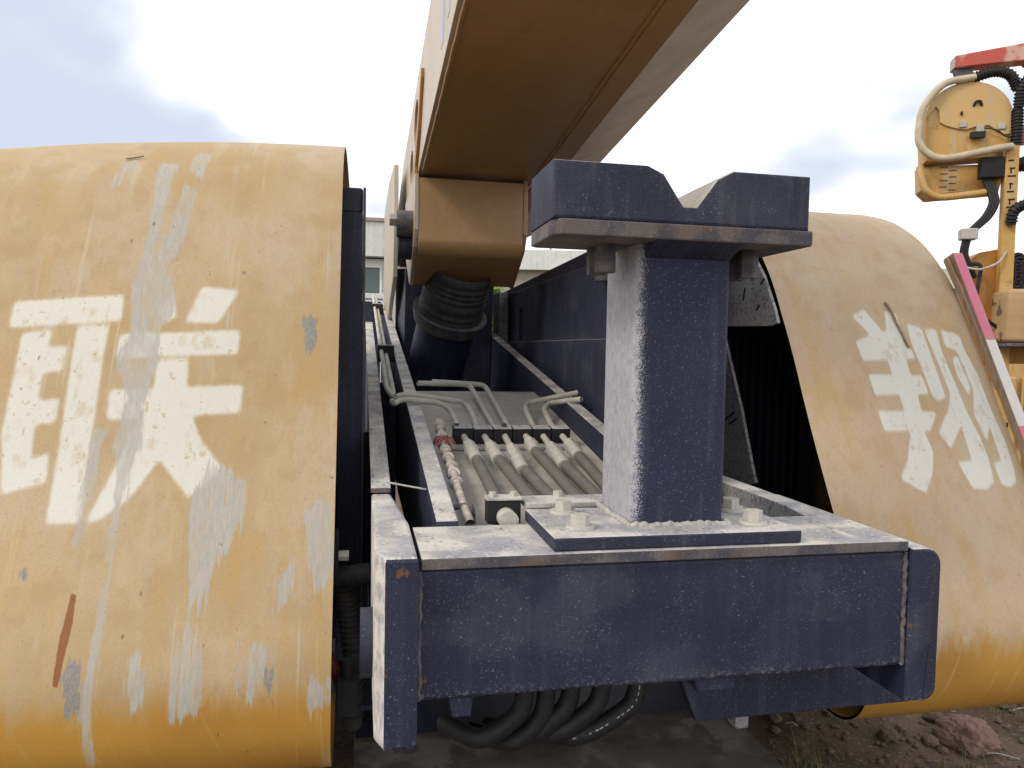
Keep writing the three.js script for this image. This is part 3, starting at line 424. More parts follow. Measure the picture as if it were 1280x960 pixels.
// pipes clamped along the outside of the left channel wall
for (const z of [-2.93, -5.4]) { const c = part('pipe_clamp', rig); add('block', box(-0.645, -0.546, topY(z) - 0.05, topY(z) + 0.045, z - 0.05, z + 0.05), M.dark, c); add('cover', box(-0.648, -0.548, topY(z) + 0.0455, topY(z) + 0.054, z - 0.05, z + 0.05), M.grey, c); }
add('hook', tubeG(D.hook, 0.009, 30), M.rust, rig, 'small bent steel hook on the channel floor');
{ const w = add('wrapped_pipe', tubeG(D.rag, 0.014, 40), M.cloth, rig, 'thin pale pipe wrapped in strips of cloth'); const c = new THREE.CatmullRomCurve3(D.rag.map(V)); for (let k = 0; k < 9; k++) { const p = c.getPoint(0.02 + 0.075 * k + rr(0, 0.02)); const r = new THREE.TorusGeometry(0.016, rr(0.005, 0.009), 6, 14); r.rotateX(rr(-0.5, 0.5)); r.rotateY(rr(-0.4, 0.4)); r.translate(p.x, p.y, p.z); add('cloth_strip', boxUV(r), M.cloth, w); } }

// hoses hanging under the front beam
for (const p of [[[-0.303, 0.9, -0.32], [-0.303, 0.687, -0.3], [-0.335, 0.629, -0.3], [-0.42, 0.575, -0.32], [-0.5, 0.56, -0.45]], [[-0.238, 0.9, -0.32], [-0.243, 0.683, -0.3], [-0.268, 0.612, -0.3], [-0.333, 0.558, -0.32], [-0.42, 0.53, -0.45]], [[-0.165, 0.9, -0.32], [-0.176, 0.682, -0.3], [-0.224, 0.62, -0.3], [-0.279, 0.576, -0.32], [-0.37, 0.53, -0.47]], [[-0.06, 0.9, -0.33], [-0.09, 0.68, -0.3], [-0.145, 0.618, -0.3], [-0.223, 0.571, -0.32], [-0.33, 0.53, -0.47]], [[0.03, 0.9, -0.33], [0.014, 0.679, -0.3], [-0.042, 0.616, -0.3], [-0.155, 0.558, -0.32], [-0.27, 0.53, -0.45]]])
{ const h = add('hose', tubeG(p, 0.026, 50, 12), M.hose, rig), c = new THREE.CatmullRomCurve3(p.map(V), false, 'catmullrom', 0.4); if (p[1][0] > 0) for (let k = 0; k < 15; k++) { const t = 0.30 + 0.028 * k + rr(0, 0.012), q = c.getPointAt(t), d = c.getTangentAt(t), n = new THREE.Vector3(-0.1, 0.35, 1).addScaledVector(d, -new THREE.Vector3(-0.1, 0.35, 1).dot(d)).normalize(), g = slab(-0.0016, 0.0016, -0.0005, 0.0005, -0.007 * rr(0.3, 1.2), 0.003, 0.0004); g.applyMatrix4(new THREE.Matrix4().makeBasis(new THREE.Vector3().crossVectors(n, d), n, d)); g.translate(q.x + n.x * 0.0262, q.y + n.y * 0.0262, q.z + n.z * 0.0262); if (rnd() > 0.2) add('printed_mark', boxUV(g), M.grey, h); } }

// undercarriage deck
const deck = part('undercarriage', rig, 'dark steel undercarriage with a dusty flat deck');
add('deck_plate', topped(box(-0.75, 0.6, 0.28, 0.30, -0.9, 1.1, 0.004), 0.7), [M.navy, std(makeTex(512, 512, (i, j) => { const n = fbm(i / 50, j / 50, 5, 121), g = hash(i, j, 19); return mix3(mix3([88, 82, 77], [128, 120, 113], sst(0.35, 0.7, n)), [74, 64, 58], sst(0.55, 0.7, fbm(i / 30 + 5, j / 30, 4, 125)) * 0.6).map((q) => q * (0.9 + 0.2 * g)); }), 0.9)], deck);
add('frame', box(-0.75, 0.57, -0.05, 0.279, -4, 1.05), M.navy, deck);
add('stop_bracket', box(0.56, 0.61, 0.301, 0.40, -0.80, -0.74), M.spray, deck);

// hydraulic cylinder
{
  const cyl = part('hydraulic_cylinder', rig, 'thick navy hydraulic cylinder with a black pleated boot'); const a = V([-0.33, 1.16, -3.38]), b = V([-0.215, 1.80, -2.98]), d = b.clone().sub(a).normalize(), at = (t) => b.clone().addScaledVector(d, t).toArray();
  add('barrel', boxUV(rodG(a.toArray(), b.toArray(), 0.175, 0.185, 40)), M.navy, cyl); add('collar', boxUV(rodG(at(-0.03), at(0.05), 0.21, 0.232, 48)), M.rust, cyl, 'dusty collar with small bolt heads');
  const prof = []; for (let k = 0; k <= 48; k++) prof.push(new THREE.Vector2(0.2 - 0.0004 * k + 0.0026 * Math.sin(k * 0.9 + Math.sin(k * 0.21) * 2) + 0.002 * Math.sin(k * 2.3 + 1), k * 0.0062)); const lg = new THREE.LatheGeometry(prof, 44); lg.applyQuaternion(new THREE.Quaternion().setFromUnitVectors(new THREE.Vector3(0, 1, 0), d)); lg.translate(...at(0.05)); add('rod_boot', lg, M.rubber, cyl, 'black pleated rubber boot');
  for (let k = 0; k < 10; k++) { const an = k / 10 * 6.283, h = new THREE.CylinderGeometry(0.011, 0.011, 0.014, 6); h.translate(0.193 * Math.cos(an), 0.055, 0.193 * Math.sin(an)); h.applyQuaternion(new THREE.Quaternion().setFromUnitVectors(new THREE.Vector3(0, 1, 0), d)); h.translate(b.x, b.y, b.z); add('bolt', boxUV(h.toNonIndexed(), 0.5), M.dark, cyl); }
}

// boom: a box girder passing overhead, with a bracket hanging at its foot
const boom = part('boom', rig, 'tan box girder boom passing overhead');
{
  const tilt = new THREE.Matrix4().makeRotationX(-Math.atan(0.1)).setPosition(-0.11, 2.57, -2.42), T = (g) => boxUV(g.applyMatrix4(tilt));
  add('bottom_plate', T(slab(-0.31, 0.31, 0, 0.02, -2.6, 4.6, 0.003)), M.boom, boom);
  const holes = [[-0.28, 0.345, 0.17, 0.13], [-0.66, 0.22, 0.15, 0.10]].map(([z, y, a, r]) => { const p = new THREE.Path(); p.absellipse(z, y, a, r, 0, Math.PI * 2); return p; });
  add('side_web', ext([[-2.6, 0.01], [-2.6, 0.4], [-1.6, 0.56], [4.6, 0.56], [4.6, 0.01]].reverse(), 'x', -0.335, -0.311, 0.003, holes).applyMatrix4(tilt), M.boomSheen, boom, 'side of the boom painted paler for sky sheen, with oval holes');
  add('side_web', T(slab(0.19, 0.21, 0.021, 0.56, -2.6, 4.6, 0.003)), M.boom, boom); add('top_plate', T(slab(-0.31, 0.31, 0.561, 0.58, -1.6, 4.6, 0.003)), M.boom, boom);
  add('flange', T(slab(0.312, 0.409, -0.012, 0.006, -1.8, 4.6, 0.003)), M.boom, boom);
  add('outer_flange', ext([[0.41, -0.012], [0.71, 0.144], [0.704, 0.16], [0.41, 0.006]], 'z', -1.8, 4.6, 0.003).applyMatrix4(tilt), M.railGrey, boom, 'pale grey slanting flange along the boom');
  add('outer_web', T(slab(0.60, 0.62, 0.125, 0.5, -1.8, 4.6, 0.003)), M.boomSheen, boom);
  const gus = [[-0.50, -0.02], [-0.50, 0.02], [-0.20, 0.10], [0.02, 0.20], [0.22, 0.36], [0.30, 0.40], [0.29, 0.36], [0.10, 0.16], [-0.10, 0.04], [-0.12, -0.02]]; add('doubler', ext(gus.slice().reverse(), 'x', -0.352, -0.336, 0.003).applyMatrix4(tilt), std(boomTex, 0.5, { color: 0xfff2d8 }), boom, 'curved tan doubler plate on the boom side');
  for (const x of [-0.312, 0.305]) { const pts = []; for (let k = 0; k <= 60; k++) pts.push([x + rr(-0.0012, 0.0012), -0.003 + rr(-0.001, 0.001), -0.02 + 4.4 * k / 60]); add('weld_bead', tubeG(pts, 0.008, 160, 6).applyMatrix4(tilt), M.boom, boom); }
  // bracket at the foot
  const br = (x0, x1) => ext([[-2.5, 2.56], [-2.5, 2.26], [-2.55, 2.17], [-2.86, 1.985], [-2.95, 2.02], [-3.3, 2.2], [-3.4, 2.56]].reverse(), 'x', x0, x1, 0.004);
  add('bracket_plate', br(-0.463, -0.44), M.boomSheen, boom); add('bracket_plate', br(0.142, 0.165), M.boom, boom);  // left plate takes the painted sheen colour, right one the plain tan
  const fp = []; for (let k = 0; k <= 24; k++) { const a = k / 24 * 1.15; fp.push([-2.505 - 0.10 * (1 - Math.cos(a)), 2.215 - 0.10 * Math.sin(a)]); } const back = fp.map(([z, y]) => [z - 0.02, y + 0.004]).reverse(); const last = fp[24];
  add('front_plate', ext([[-2.525, 2.54], [-2.505, 2.54], ...fp, [last[0] - 0.29, last[1] - 0.13], [last[0] - 0.295, last[1] - 0.11], ...back].reverse(), 'x', -0.4395, 0.1415, 0.002), M.boom, boom, 'curved tan plate closing the foot of the boom');
  add('pin', boxUV(rodG([-0.55, 2.31, -2.66], [-0.4635, 2.31, -2.66], 0.075, 0.075, 28)), M.rust, boom, 'dark round pin head'); add('pin', boxUV(rodG([-0.54, 2.20, -2.74], [-0.4635, 2.20, -2.74], 0.08, 0.08, 28)), M.navy, boom, 'navy round pin head'); add('pin_nut', boxUV(rodG([-0.59, 2.33, -2.66], [-0.551, 2.33, -2.66], 0.035, 0.035, 6)), M.grey, boom);
  add('rear_bracket', ext([[-3.6, 2.1], [-3.55, 2.5], [-3.6, 2.86], [-4.6, 2.95], [-5.8, 2.9], [-5.8, 2.0], [-4.6, 1.85]], 'x', -0.53, -0.50, 0.004, []), M.boomSheen, boom);
  add('rear_lug', ext([[-3.5, 2.15], [-3.7, 1.0], [-5.0, 1.0], [-5.0, 2.3]], 'x', -0.45, 0.16, 0.004), M.navy, boom);
}
// letters on the boom side, seen at a glancing angle
{ const m = new THREE.MeshStandardMaterial({ color: 0xb4b8c6, roughness: 0.5 }); for (const [z, w] of [[-1.35, 0.10], [-1.12, 0.07], [-0.92, 0.10], [-0.68, 0.08]]) { const g = slab(-0.4465, -0.4455, 2.78 + 0.1 * (z + 1.3), 3.0 + 0.1 * (z + 1.3), z, z + w, 0.0004); add('lettering', boxUV(g), m, boom, 'faded grey blue lettering'); } }

// ---------- small loose things ----------
{ const o = add('ribbon', mergeGeometries([...Array(9)].map((_, k) => { const a = V(D.rag[1]), ang = k * 0.7, L = rr(0.025, 0.05); return tubeG([[a.x, a.y + 0.012, a.z], [a.x + Math.cos(ang) * L * 0.6, a.y + 0.024 + rr(-0.006, 0.008), a.z + Math.sin(ang) * L * 0.6], [a.x + Math.cos(ang) * L, a.y - 0.002, a.z + Math.sin(ang) * L]], 0.004, 10, 6); })), new THREE.MeshStandardMaterial({ color: 0xa05a55, roughness: 0.9 }), scene); o.userData = { label: 'faded red ribbon knotted round the cloth wrapped pipe', category: 'ribbon' }; }
const woodTex = makeTex(256, 512, (i, j) => { const n = fbm(i / 5, j / 90, 4, 401), k = fbm(i / 40, j / 40, 3, 405); return mix3([132, 108, 86], [200, 174, 146], n * 0.7 + k * 0.3); });
const wood = std(woodTex, 0.9);
function hoodPoint(side, x, s, off) { let k = 1; while (k < SS.length - 1 && SS[k] < s) k++; const t = (s - SS[k - 1]) / (SS[k] - SS[k - 1]), y = mix(DP[k - 1][0], DP[k][0], t), z = mix(DP[k - 1][1], DP[k][1], t), ny = -(DP[k][1] - DP[k - 1][1]), nz = DP[k][0] - DP[k - 1][0], l = Math.hypot(ny, nz); return [x, y - drop(side, Math.abs(x)) * fall(side, y) + ny / l * off, z + nz / l * off]; }
{ const pts = [[1.27, 1.90], [1.283, 1.86], [1.29, 1.80], [1.30, 1.75], [1.308, 1.70]].map(([x, s], i) => hoodPoint(1, x, s, 0.006)); const o = add('twig', tubeG(pts, 0.0045, 20, 6), wood, scene); o.userData = { label: 'thin dry twig stuck to the right hood above the white character', category: 'twig' }; }
{ const o = add('twig', tubeG([[-0.665, 1.222, -0.6], [-0.60, 1.208, -0.6], [-0.5455, 1.197, -0.6]], 0.003, 14, 6), M.pipe, scene); o.name = numbered('twig') === 'twig' ? 'twig_001' : 'twig_001'; o.userData = { label: 'thin pale stick bridging the gap beside the channel wall', category: 'stick' }; }
{ const o = add('dry_leaf', tubeG([[-1.56, 2.435], [-1.53, 2.445]].map(([x, s]) => hoodPoint(-1, x, s + 0.02, 0.006)).concat([hoodPoint(-1, -1.505, 2.475, 0.008)]), 0.003, 12, 6), wood, scene); o.userData = { label: 'small dry stalk lying on top of the left hood', category: 'stalk' }; }
// striped plank leaning on the outer edge of the right hood
{
  const pl = thing('striped_plank', 'pink and white striped wooden plank leaning on the right hood', 'plank');
  const a = new THREE.Vector3(1.645, 0.0, -0.02), b = new THREE.Vector3(1.645, 2.03, -1.075), d = b.clone().sub(a), L = d.length(); const q = new THREE.Quaternion().setFromUnitVectors(new THREE.Vector3(0, 1, 0), d.clone().normalize());
  const put = (g) => { g.applyQuaternion(q); g.translate(a.x, a.y, a.z); return boxUV(g, 0.5); };
  add('board', put(slab(-0.023, 0.023, 0, L, 0.0, 0.034, 0.004)), wood, pl);
  const pk = makeTex(256, 256, (i, j) => { const n = fbm(i / 30, j / 30, 4, 421); return mix3(mix3([214, 112, 138], [222, 130, 150], n), [190, 150, 140], sst(0.66, 0.76, fbm(i / 9, j / 9, 3, 425)) * 0.7); }), wt = makeTex(256, 256, (i, j) => { const n = fbm(i / 30, j / 30, 4, 431); return mix3([214, 206, 200], [232, 226, 220], n); });
  const mp = std(pk, 0.7), mw = std(wt, 0.7); let s = L - 0.002, pink = true, step = [0.40, 0.36, 0.42, 0.36, 0.4, 0.4]; for (let k = 0; k < 6 && s > 0.05; k++) { const e = Math.max(0.002, s - step[k]); add('paint_band', put(slab(-0.0225, 0.0225, e + 0.001, s, 0.0345, 0.0365, 0.0008)), pink ? mp : mw, pl, pink ? 'pink paint band' : 'white paint band'); s = e; pink = !pink; }
  const sp = add('splinter', put(ext([[-0.024, L - 0.6], [-0.030, L - 0.4], [-0.034, L - 0.2], [-0.047, L - 0.02], [-0.038, L - 0.01], [-0.034, L - 0.09], [-0.024, L - 0.14]].reverse(), 'z', 0.0, 0.024, 0.002)), wood, pl, 'rough split wood along the side of the board');
}

// ---------- second machine behind the right hood ----------
const ochreTex = makeTex(512, 512, (i, j) => { const n = fbm(i / 70, j / 70, 4, 441), s = fbm(i / 10, j / 60, 4, 445), g = hash(i, j, 18); let c = mix3([190, 144, 66], [198, 160, 96], n); c = mix3(c, [190, 168, 134], sst(0.42, 0.7, s) * 0.7); c = mix3(c, [140, 100, 60], sst(0.74, 0.84, fbm(i / 24, j / 24, 4, 449)) * 0.5); return c.map((q) => q * (0.95 + 0.08 * g)); });
{
  const m = thing('yellow_machine', 'yellow machine with a hooped guard shell, black corrugated hoses and a red arm', 'machine', [3.59, 0, -3.126]); m.rotation.y = -0.45;
  const yel = std(ochreTex, 0.55);
  const pale = std(pipeTex, 0.6, { color: 0xfff0d8 }), blk = std(rubberTex, 0.6, { color: 0x8c8c92 }), red = std(makeTex(256, 256, (i, j) => { const n = fbm(i / 24, j / 24, 4, 461); return mix3([186, 84, 72], [200, 164, 150], sst(0.42, 0.6, n)); }), 0.6), or = std(ochreTex, 0.55, { color: 0xe8c896 });
  const sh = part('guard_shell', m, 'rounded yellow shell with a torn cover seam');
  const out = []; for (let k = 0; k <= 12; k++) { const a = Math.PI - k / 12 * Math.PI; out.push([-0.03 + 0.29 * Math.cos(a), 3.36 + 0.26 * Math.sin(a)]); } out.push([0.26, 3.07], [-0.30, 3.05]);
  add('shell_front', ext(out.slice().reverse(), 'z', -0.2, 0.0, 0.03), yel, sh);
  add('shell_foot', ext([[-0.31, 3.04], [-0.30, 2.86], [-0.24, 2.80], [0.22, 2.83], [0.26, 3.04]], 'z', -0.26, -0.06, 0.03), yel, sh);
  { const arc = []; for (let k = 0; k <= 14; k++) { const a = k / 14 * Math.PI; arc.push([-0.03 + 0.283 * Math.cos(a), 3.36 + 0.253 * Math.sin(a)]); }
    add('cover', ext([[0.252, 3.225], ...arc, [-0.30, 3.375], [-0.245, 3.447], [-0.225, 3.42], [-0.212, 3.33], [-0.17, 3.305], [-0.103, 3.282], [-0.04, 3.27], [0.018, 3.288], [0.106, 3.294], [0.15, 3.26], [0.204, 3.225]], 'z', 0.001, 0.016, 0.003), std(makeTex(256, 256, (i, j) => { const n = fbm(i / 40, j / 40, 4, 481), s = fbm(i / 8, j / 50, 4, 483); return mix3(mix3([196, 160, 98], [208, 178, 124], n), [186, 164, 132], sst(0.5, 0.75, s) * 0.5); }), 0.6), sh, 'paler cover sheet with a ragged lower edge'); }
  add('latch', box(-0.018, 0.077, 3.20, 3.245, 0.017, 0.05), M.dark, sh); add('latch', box(0.02, 0.07, 3.246, 3.29, 0.017, 0.04), M.grey, sh);
  add('handle', tubeG([[0.0, 3.435, 0.017], [0.012, 3.462, 0.03], [0.04, 3.462, 0.03], [0.052, 3.435, 0.017]], 0.009, 16, 6), M.dark, sh); add('knob', box(-0.084, -0.07, 3.372, 3.40, 0.017, 0.03), M.dark, sh);
  for (const [x, y] of [[-0.065, 3.306], [0.186, 3.28], [0.17, 3.12]]) add('tab', box(x - 0.024, x + 0.024, y - 0.02, y + 0.02, 0.017, 0.028, 0.004), M.grey, sh);
  add('cable', tubeG([[0.07, 3.27, 0.03], [0.15, 3.25, 0.04], [0.21, 3.20, 0.04], [0.27, 3.2, 0.03]], 0.005, 20, 5), M.dark, sh);
  for (let k = 0; k < 8; k++) add('slot', box(-0.18 + (k % 2) * 0.06, -0.13 + (k % 2) * 0.06, 3.02 - k * 0.024, 3.026 - k * 0.024, -0.0595, -0.055, 0.001), M.rust, sh);  // raised brown strips painted as the shade inside the slots
  add('guard_tube', tubeG([[0.0, 3.64, 0.02], [-0.206, 3.595, 0.05], [-0.345, 3.42, 0.08], [-0.37, 3.19, 0.1], [-0.30, 3.085, 0.1], [-0.177, 3.05, 0.1], [0.147, 3.105, 0.1], [0.236, 3.12, 0.08]], 0.026, 80, 12), pale, m, 'pale bent guard tube round the shell');
  add('guard_tube', tubeG([[-0.33, 3.02, 0.0], [-0.32, 2.93, 0.02], [-0.285, 2.835, 0.03], [-0.177, 2.785, 0.03], [0.147, 2.82, 0.02]], 0.026, 60, 12), yel, m);
  add('post', box(0.207, 0.295, 0.9, 3.14, -0.02, 0.06, 0.008), yel, m, 'square yellow post with black lettering down its face');
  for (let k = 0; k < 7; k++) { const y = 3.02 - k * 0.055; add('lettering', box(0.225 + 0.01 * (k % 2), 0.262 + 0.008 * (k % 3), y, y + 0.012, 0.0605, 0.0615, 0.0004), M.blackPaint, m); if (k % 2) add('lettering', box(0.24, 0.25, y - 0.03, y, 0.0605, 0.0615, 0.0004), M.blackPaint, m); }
  add('control_box', box(0.053, 0.20, 2.91, 3.058, -0.02, 0.07, 0.01), M.dark, m);
  const arm = add('arm', boxUV(ext([[-0.13, 3.716], [0.33, 3.735], [0.34, 3.72], [0.9, 3.74], [0.9, 3.93], [0.33, 3.858], [-0.13, 3.80]], 'z', -0.10, 0.03, 0.006)), red, m, 'scratched red box arm'); add('end_cap', box(-0.137, -0.131, 3.72, 3.797, -0.09, 0.02, 0.001), M.grey, arm); add('foot', ext([[-0.13, 3.71], [0.0, 3.71], [-0.03, 3.62], [-0.10, 3.62]], 'z', -0.06, 0.0, 0.003), M.rust, arm);
  add('arm_joint', ext([[0.30, 3.20], [0.30, 3.27], [0.34, 3.33], [0.42, 3.35], [0.47, 3.30], [0.48, 3.22]].reverse(), 'z', -0.3, -0.2, 0.006), red, m, 'faded pink rounded plate');
  const hoses = [[[-0.02, 3.635, 0], [0.118, 3.666, 0.03], [0.22, 3.635, 0.03], [0.283, 3.54, 0]], [[0.277, 3.40, 0.05], [0.29, 3.54, 0.07], [0.3835, 3.636, 0.07], [0.6, 3.70, 0.05]], [[0.27, 3.455, 0], [0.366, 3.465, 0.04], [0.6, 3.51, 0.04]], [[0.277, 3.40, 0.03], [0.277, 3.26, 0.04], [0.277, 3.135, 0.03]], [[0.4425, 3.24, -0.1], [0.45, 3.135, -0.08], [0.39, 3.05, -0.05], [0.295, 3.01, 0]], [[0.29, 3.0, -0.03], [0.6, 3.02, -0.05]], [[0.254, 2.57, 0.08], [0.262, 2.66, 0.1], [0.342, 2.71, 0.1], [0.6, 2.74, 0.1]], [[0.28, 2.33, -0.1], [0.6, 2.345, -0.1]]];
  for (const p of hoses) { const h = add('corrugated_hose', tubeG(p, 0.033, 40, 10), blk, m), c = new THREE.CatmullRomCurve3(p.map(V)), L = c.getLength(), n = Math.round(L / 0.022); const rings = []; for (let k = 1; k < n; k++) { const q = c.getPointAt(k / n), t = c.getTangentAt(k / n), r = new THREE.TorusGeometry(0.035, 0.006, 5, 12); r.applyQuaternion(new THREE.Quaternion().setFromUnitVectors(new THREE.Vector3(0, 0, 1), t)); r.translate(q.x, q.y, q.z); rings.push(r); } const o = add('ribbing', boxUV(mergeGeometries(rings)), blk, h); o.userData.kind = 'stuff'; }
  for (let k = 0; k < 3; k++) add('cable', tubeG([[0.08 + 0.02 * k, 2.93, 0.02], [0.13 + 0.02 * k, 2.75, 0.05], [0.0885 + 0.02 * k, 2.634, 0.05], [-0.012 + 0.015 * k, 2.515, 0.05], [-0.04 + 0.015 * k, 2.37, 0.04], [0.0 + 0.03 * k, 2.2, 0.02]], 0.016, 50, 8), blk, m);
  add('cable_clamp', box(-0.06, 0.05, 2.47, 2.55, 0.0, 0.09, 0.01), M.grey, m);
  add('cable', tubeG([[0.02, 2.3, 0.03], [0.08, 2.28, 0.06], [0.06, 2.1, 0.08], [0.07, 1.95, 0.08], [0.2, 1.84, 0.07]], 0.014, 40, 8), M.dark, m); add('cable', tubeG([[-0.05, 2.28, 0.06], [0.06, 2.25, 0.12], [0.18, 2.3, 0.1], [0.24, 2.38, 0.06]], 0.008, 30, 6), M.grey, m);
  add('frame_plate', ext([[0.03, 1.4], [0.03, 2.33], [0.10, 2.39], [0.26, 2.42], [0.26, 1.4]].reverse(), 'z', -0.25, -0.03, 0.006), or, m, 'orange yellow frame plate');
  add('cross_beam', box(0.05, 1.4, 1.58, 1.80, -0.5, -0.02, 0.01), or, m); add('leg', box(0.6, 0.9, -0.02, 1.575, -0.5, -0.1), or, m); 
  const tk = add('fender', box(0.195, 0.9, 1.73, 2.10, -0.1, 0.28, 0.03), std(makeTex(256, 256, (i, j) => { const n = fbm(i / 30, j / 12, 4, 471); return mix3(mix3([168, 136, 96], [196, 168, 130], n), [96, 78, 60], sst(0.62, 0.7, fbm(i / 16, j / 16, 4, 475)) * 0.8); }), 0.85), m, 'dusty dented beige box'); const tk2 = add('lower_lip', box(0.20, 0.9, 1.70, 1.727, -0.1, 0.27, 0.006), M.rust, tk);
  const roll = []; for (let k = 0; k < 9; k++) { const r = new THREE.TorusGeometry(0.04, 0.014, 6, 12); r.translate(0.33 + 0.01 * (k % 2), 2.12 + k * 0.026, 0.02); r.rotateX(0); roll.push(r); } const ro = add('chain', boxUV(mergeGeometries(roll)), blk, m, 'hanging black chain'); 
}
// yellow machine further off, only a strip of its side panels in view
{
  const m = thing('parked_machine', 'far yellow machine with slotted side panels behind the striped plank', 'machine', [6.96, 0, -6.02]); m.rotation.y = -0.1998; const ym = std(ochreTex, 0.5);
  add('body', box(-1.2, 2.5, -0.02, 1.9, -1.2, 0, 0.03), ym, m); for (let k = 0; k < 5; k++) { add('panel', box(-0.62 + 0.36 * k, -0.32 + 0.36 * k, 0.55, 1.40, 0.0015, 0.06, 0.03), ym, m); for (let j = 0; j < 5; j++) add('slot', box(-0.53 + 0.36 * k, -0.42 + 0.36 * k, 0.64 + 0.15 * j, 0.70 + 0.15 * j, 0.0605, 0.066, 0.002), M.dark, m); add('boss', boxUV(rodG([-0.47 + 0.36 * k, 1.34, 0.055], [-0.47 + 0.36 * k, 1.34, 0.09], 0.05)), ym, m); }  // dark boxes on the panels stand for the shade inside the slots
}

// ---------- buildings and plants behind ----------
const plaster = std(makeTex(256, 256, (i, j) => { const n = fbm(i / 50, j / 50, 4, 501), s = fbm(i / 6, j / 70, 3, 505); return mix3(mix3([206, 208, 204], [226, 228, 224], n), [170, 168, 160], sst(0.6, 0.8, s) * 0.5); }), 0.9), ribbed = std(greyTex, 0.9, { color: 0xe6e0d4 }), glass = new THREE.MeshPhysicalMaterial({ color: 0x56625e, roughness: 0.15, metalness: 0 });
{
  const b = thing('white_building', 'white plastered building with a deep parapet seen past the left hood', 'building', [-1.0, 0, -24]);
  add('wall', box(-6, 2.6, 0, 4.6, -6, -0.4), plaster, b); add('parapet', box(-6.1, 2.7, 4.65, 5.8, -6, 0), plaster, b); add('cornice', box(-6.2, 2.8, 5.81, 5.92, -6.1, 0.08), ribbed, b);
  for (let k = 0; k < 3; k++) { const w = part('window', b); add('pane', box(-0.6 - 2 * k, 0.85 - 2 * k, 2.4, 4.3, -0.395, -0.36, 0.01), glass, w); add('frame', mergeGeometries([box(-0.68 - 2 * k, -0.6 - 2 * k, 2.35, 4.38, -0.395, -0.3), box(0.85 - 2 * k, 0.93 - 2 * k, 2.35, 4.38, -0.395, -0.3), box(-0.599 - 2 * k, 0.849 - 2 * k, 4.3, 4.38, -0.395, -0.3)]), plaster, w); }
  const ac = add('air_conditioner', box(0.25, 1.0, 2.5, 3.4, -0.3, 0.1, 0.03), plaster, b); for (let k = 0; k < 5; k++) add('grille', box(0.3, 0.95, 2.6 + 0.15 * k, 2.63 + 0.15 * k, 0.101, 0.12, 0.004), M.dark, ac);
  add('downpipe', boxUV(rodG([1.15, 0, -0.25], [1.15, 4.6, -0.25], 0.06)), plaster, b);
}
{
  const b = thing('low_shed', 'long pale shed with a white roof edge behind the boom foot', 'shed', [9, 0, -32]); b.rotation.y = -0.25;
  add('roof', box(-5, 8, 5.3, 6.2, -8, 0.4), plaster, b); add('wall', box(-4.8, 7.8, 0, 5.29, -7.8, 0), ribbed, b); const ribs = []; for (let k = 0; k < 50; k++) add('rib', box(-4.75 + 0.25 * k, -4.67 + 0.25 * k, 0, 4.2, 0.002, 0.06), ribbed, b); add('vent', boxUV(rodG([-1.2, 6.21, -1], [-1.2, 6.7, -1], 0.05)), ribbed, b);
}
{
  const b = thing('grey_shed', 'grey roofed shed behind the second yellow machine', 'shed', [18.5, 0, -15]); add('wall', box(-3, 6, 0, 3.5, -5, 0), plaster, b); add('roof', ext([[-3.4, 3.5], [-2.6, 4.2], [5.6, 3.6], [6.4, 3.5]].reverse(), 'z', -5.4, 0.4, 0.02), ribbed, b);
}
function leafCluster(n, rx, ry, rz, size, k) { const g = []; seed = k; for (let i = 0; i < n; i++) { const a = rr(0, 6.283), e = Math.acos(rr(-1, 1)), r = Math.pow(rnd(), 0.4) * (0.75 + 0.35 * fbm(a * 2, e * 2, 2, k)); const p = new THREE.PlaneGeometry(size * rr(0.6, 1.3), size * rr(0.4, 0.8)); p.rotateX(rr(0, 6.3)); p.rotateY(rr(0, 6.3)); p.translate(Math.sin(e) * Math.cos(a) * rx * r, Math.cos(e) * ry * r, Math.sin(e) * Math.sin(a) * rz * r); g.push(p); } return mergeGeometries(g); }
const leafM = new THREE.MeshStandardMaterial({ color: new THREE.Color().setRGB(0.16, 0.24, 0.06), roughness: 0.8, side: THREE.DoubleSide });
for (const [x, z, h, k, lab] of [[2.66, -20, 3.4, 31, 'small green tree seen between boom foot and cylinder'], [4.2, -21, 2.7, 47, 'low dark green tree behind the box wall']]) { const t = thing('tree', lab, 'tree', [x, 0, z]); const tr = new THREE.CylinderGeometry(0.05, 0.11, h * 0.7, 9); tr.translate(0, h * 0.35, 0); add('trunk', boxUV(tr), wood, t); const cr = leafCluster(900, 0.9, 0.9, 0.9, 0.16, k); cr.translate(0, h - 0.55, 0); add('crown', cr, leafM, t); }

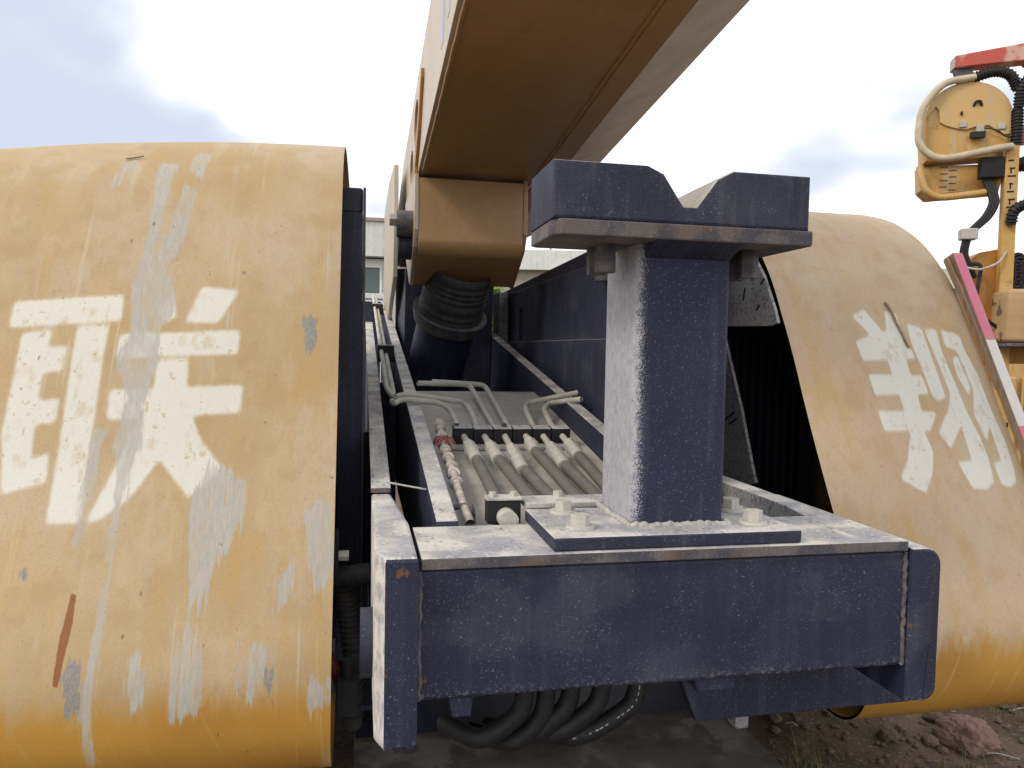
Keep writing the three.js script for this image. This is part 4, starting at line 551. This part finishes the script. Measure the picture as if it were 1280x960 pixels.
// grass tufts, stones and rubbish on the ground beside the right hood
{
  const blades = []; seed = 777; const blade = (x, z, h, lean) => { const a = rr(0, 6.3), w = 0.003, p = [], n = 3, y0 = groundY(x, z) - 0.005; for (let k = 0; k <= n; k++) { const t = k / n; p.push([x + Math.cos(a) * lean * t * t, y0 + h * t, z + Math.sin(a) * lean * t * t, w * (1 - t * 0.9)]); } const pos = [], idx = []; p.forEach(([px, py, pz, ww]) => pos.push(px - ww * Math.sin(a), py, pz + ww * Math.cos(a), px + ww * Math.sin(a), py, pz - ww * Math.cos(a))); for (let k = 0; k < n; k++) idx.push(k * 2, k * 2 + 1, k * 2 + 2, k * 2 + 1, k * 2 + 3, k * 2 + 2); const g = new THREE.BufferGeometry(); g.setAttribute('position', new THREE.Float32BufferAttribute(pos, 3)); g.setIndex(idx); g.computeVertexNormals(); blades.push(g); };
  for (let q = 0; q < 70; q++) { const cx = q < 22 ? rr(1.95, 2.6) : rr(0.8, 4.5), cz = q < 22 ? rr(-1.7, -1.05) : rr(-3.0, 0.6), n = 18 + Math.floor(rr(0, 26)); for (let k = 0; k < n; k++) blade(cx + rr(-0.08, 0.08), cz + rr(-0.08, 0.08), rr(0.04, 0.17), rr(0.01, 0.09)); }
  const o = add('grass', mergeGeometries(blades), new THREE.MeshStandardMaterial({ color: new THREE.Color().setRGB(0.17, 0.18, 0.06), roughness: 0.9, side: THREE.DoubleSide }), scene); o.userData = { kind: 'stuff', label: 'thin green and yellow grass growing in the dirt', category: 'grass' };
}
{
  const rockM = std(greyTex, 0.95, { color: 0x9c8c78 }), pinkM = std(greyTex, 0.95, { color: 0xc09c90 }); seed = 4242;
  const rock = (r) => { const g = new THREE.IcosahedronGeometry(r, r > 0.08 ? 9 : 4), p = g.attributes.position, k = Math.floor(rr(1, 900)); for (let i = 0; i < p.count; i++) { const x = p.getX(i) / r, y = p.getY(i) / r, z = p.getZ(i) / r, f = 0.75 + 0.5 * fbm(x * 1.6 + 5 + z, y * 1.6 + 5 - z * 0.6, 4, k) + 0.16 * fbm(x * 7 + 9 + z * 5, y * 7 + 3 - z * 4, 3, k + 3); p.setXYZ(i, x * r * f, y * r * f * 0.65, z * r * f); } g.computeVertexNormals(); return boxUV(g, 0.5); };
  { const gr = [], base = new THREE.IcosahedronGeometry(1, 0); for (let k = 0; k < 1500; k++) { const g = base.clone(), r = 0.004 + 0.016 * Math.pow(rnd(), 3), x = rr(0.7, 3.2), z = rr(-2.4, -0.3); g.scale(r * rr(0.7, 1.4), r * rr(0.5, 0.9), r * rr(0.7, 1.4)); g.rotateY(rr(0, 6)); g.translate(x, groundY(x, z) + r * 0.3, z); gr.push(g); } const o = add('gravel', boxUV(mergeGeometries(gr), 0.5), rockM, scene); o.userData = { kind: 'stuff', label: 'loose grit and small gravel strewn over the dirt', category: 'gravel' }; }
  const clod = add('clod', rock(0.11), pinkM, scene); clod.position.set(1.74, 0.05, -0.98); clod.userData = { label: 'large pinkish clod of rubble on the dirt beside the plank foot', category: 'clod' };
  for (let k = 0; k < 26; k++) { const r = rr(0.012, 0.04), o = add(numbered('stone'), rock(r), rockM, scene); { const x = rr(0.85, 2.7), z = rr(-1.9, -0.5); o.position.set(x, groundY(x, z) + r * 0.25, z); } o.userData = { label: 'small grey brown stone lying on the dirt under the right hood', category: 'stone', group: 'stones on the dirt' }; }
  for (let k = 0; k < 14; k++) { const x = rr(0.9, 2.3), z = rr(-1.8, -0.7), a = rr(0, 3.1), l = rr(0.05, 0.16); const o = add(numbered('straw'), tubeG([[x, groundY(x, z) + 0.004, z], [x + Math.cos(a) * l * 0.5, groundY(x, z) + 0.016, z + Math.sin(a) * l * 0.5], [x + Math.cos(a) * l, groundY(x + Math.cos(a) * l, z + Math.sin(a) * l) + 0.004, z + Math.sin(a) * l]], 0.0022, 8, 5), M.pipe, scene); o.userData = { label: 'dry pale straw lying on the dirt under the right hood', category: 'straw', group: 'straws on the dirt' }; }
}
renderer.render(scene, camera);
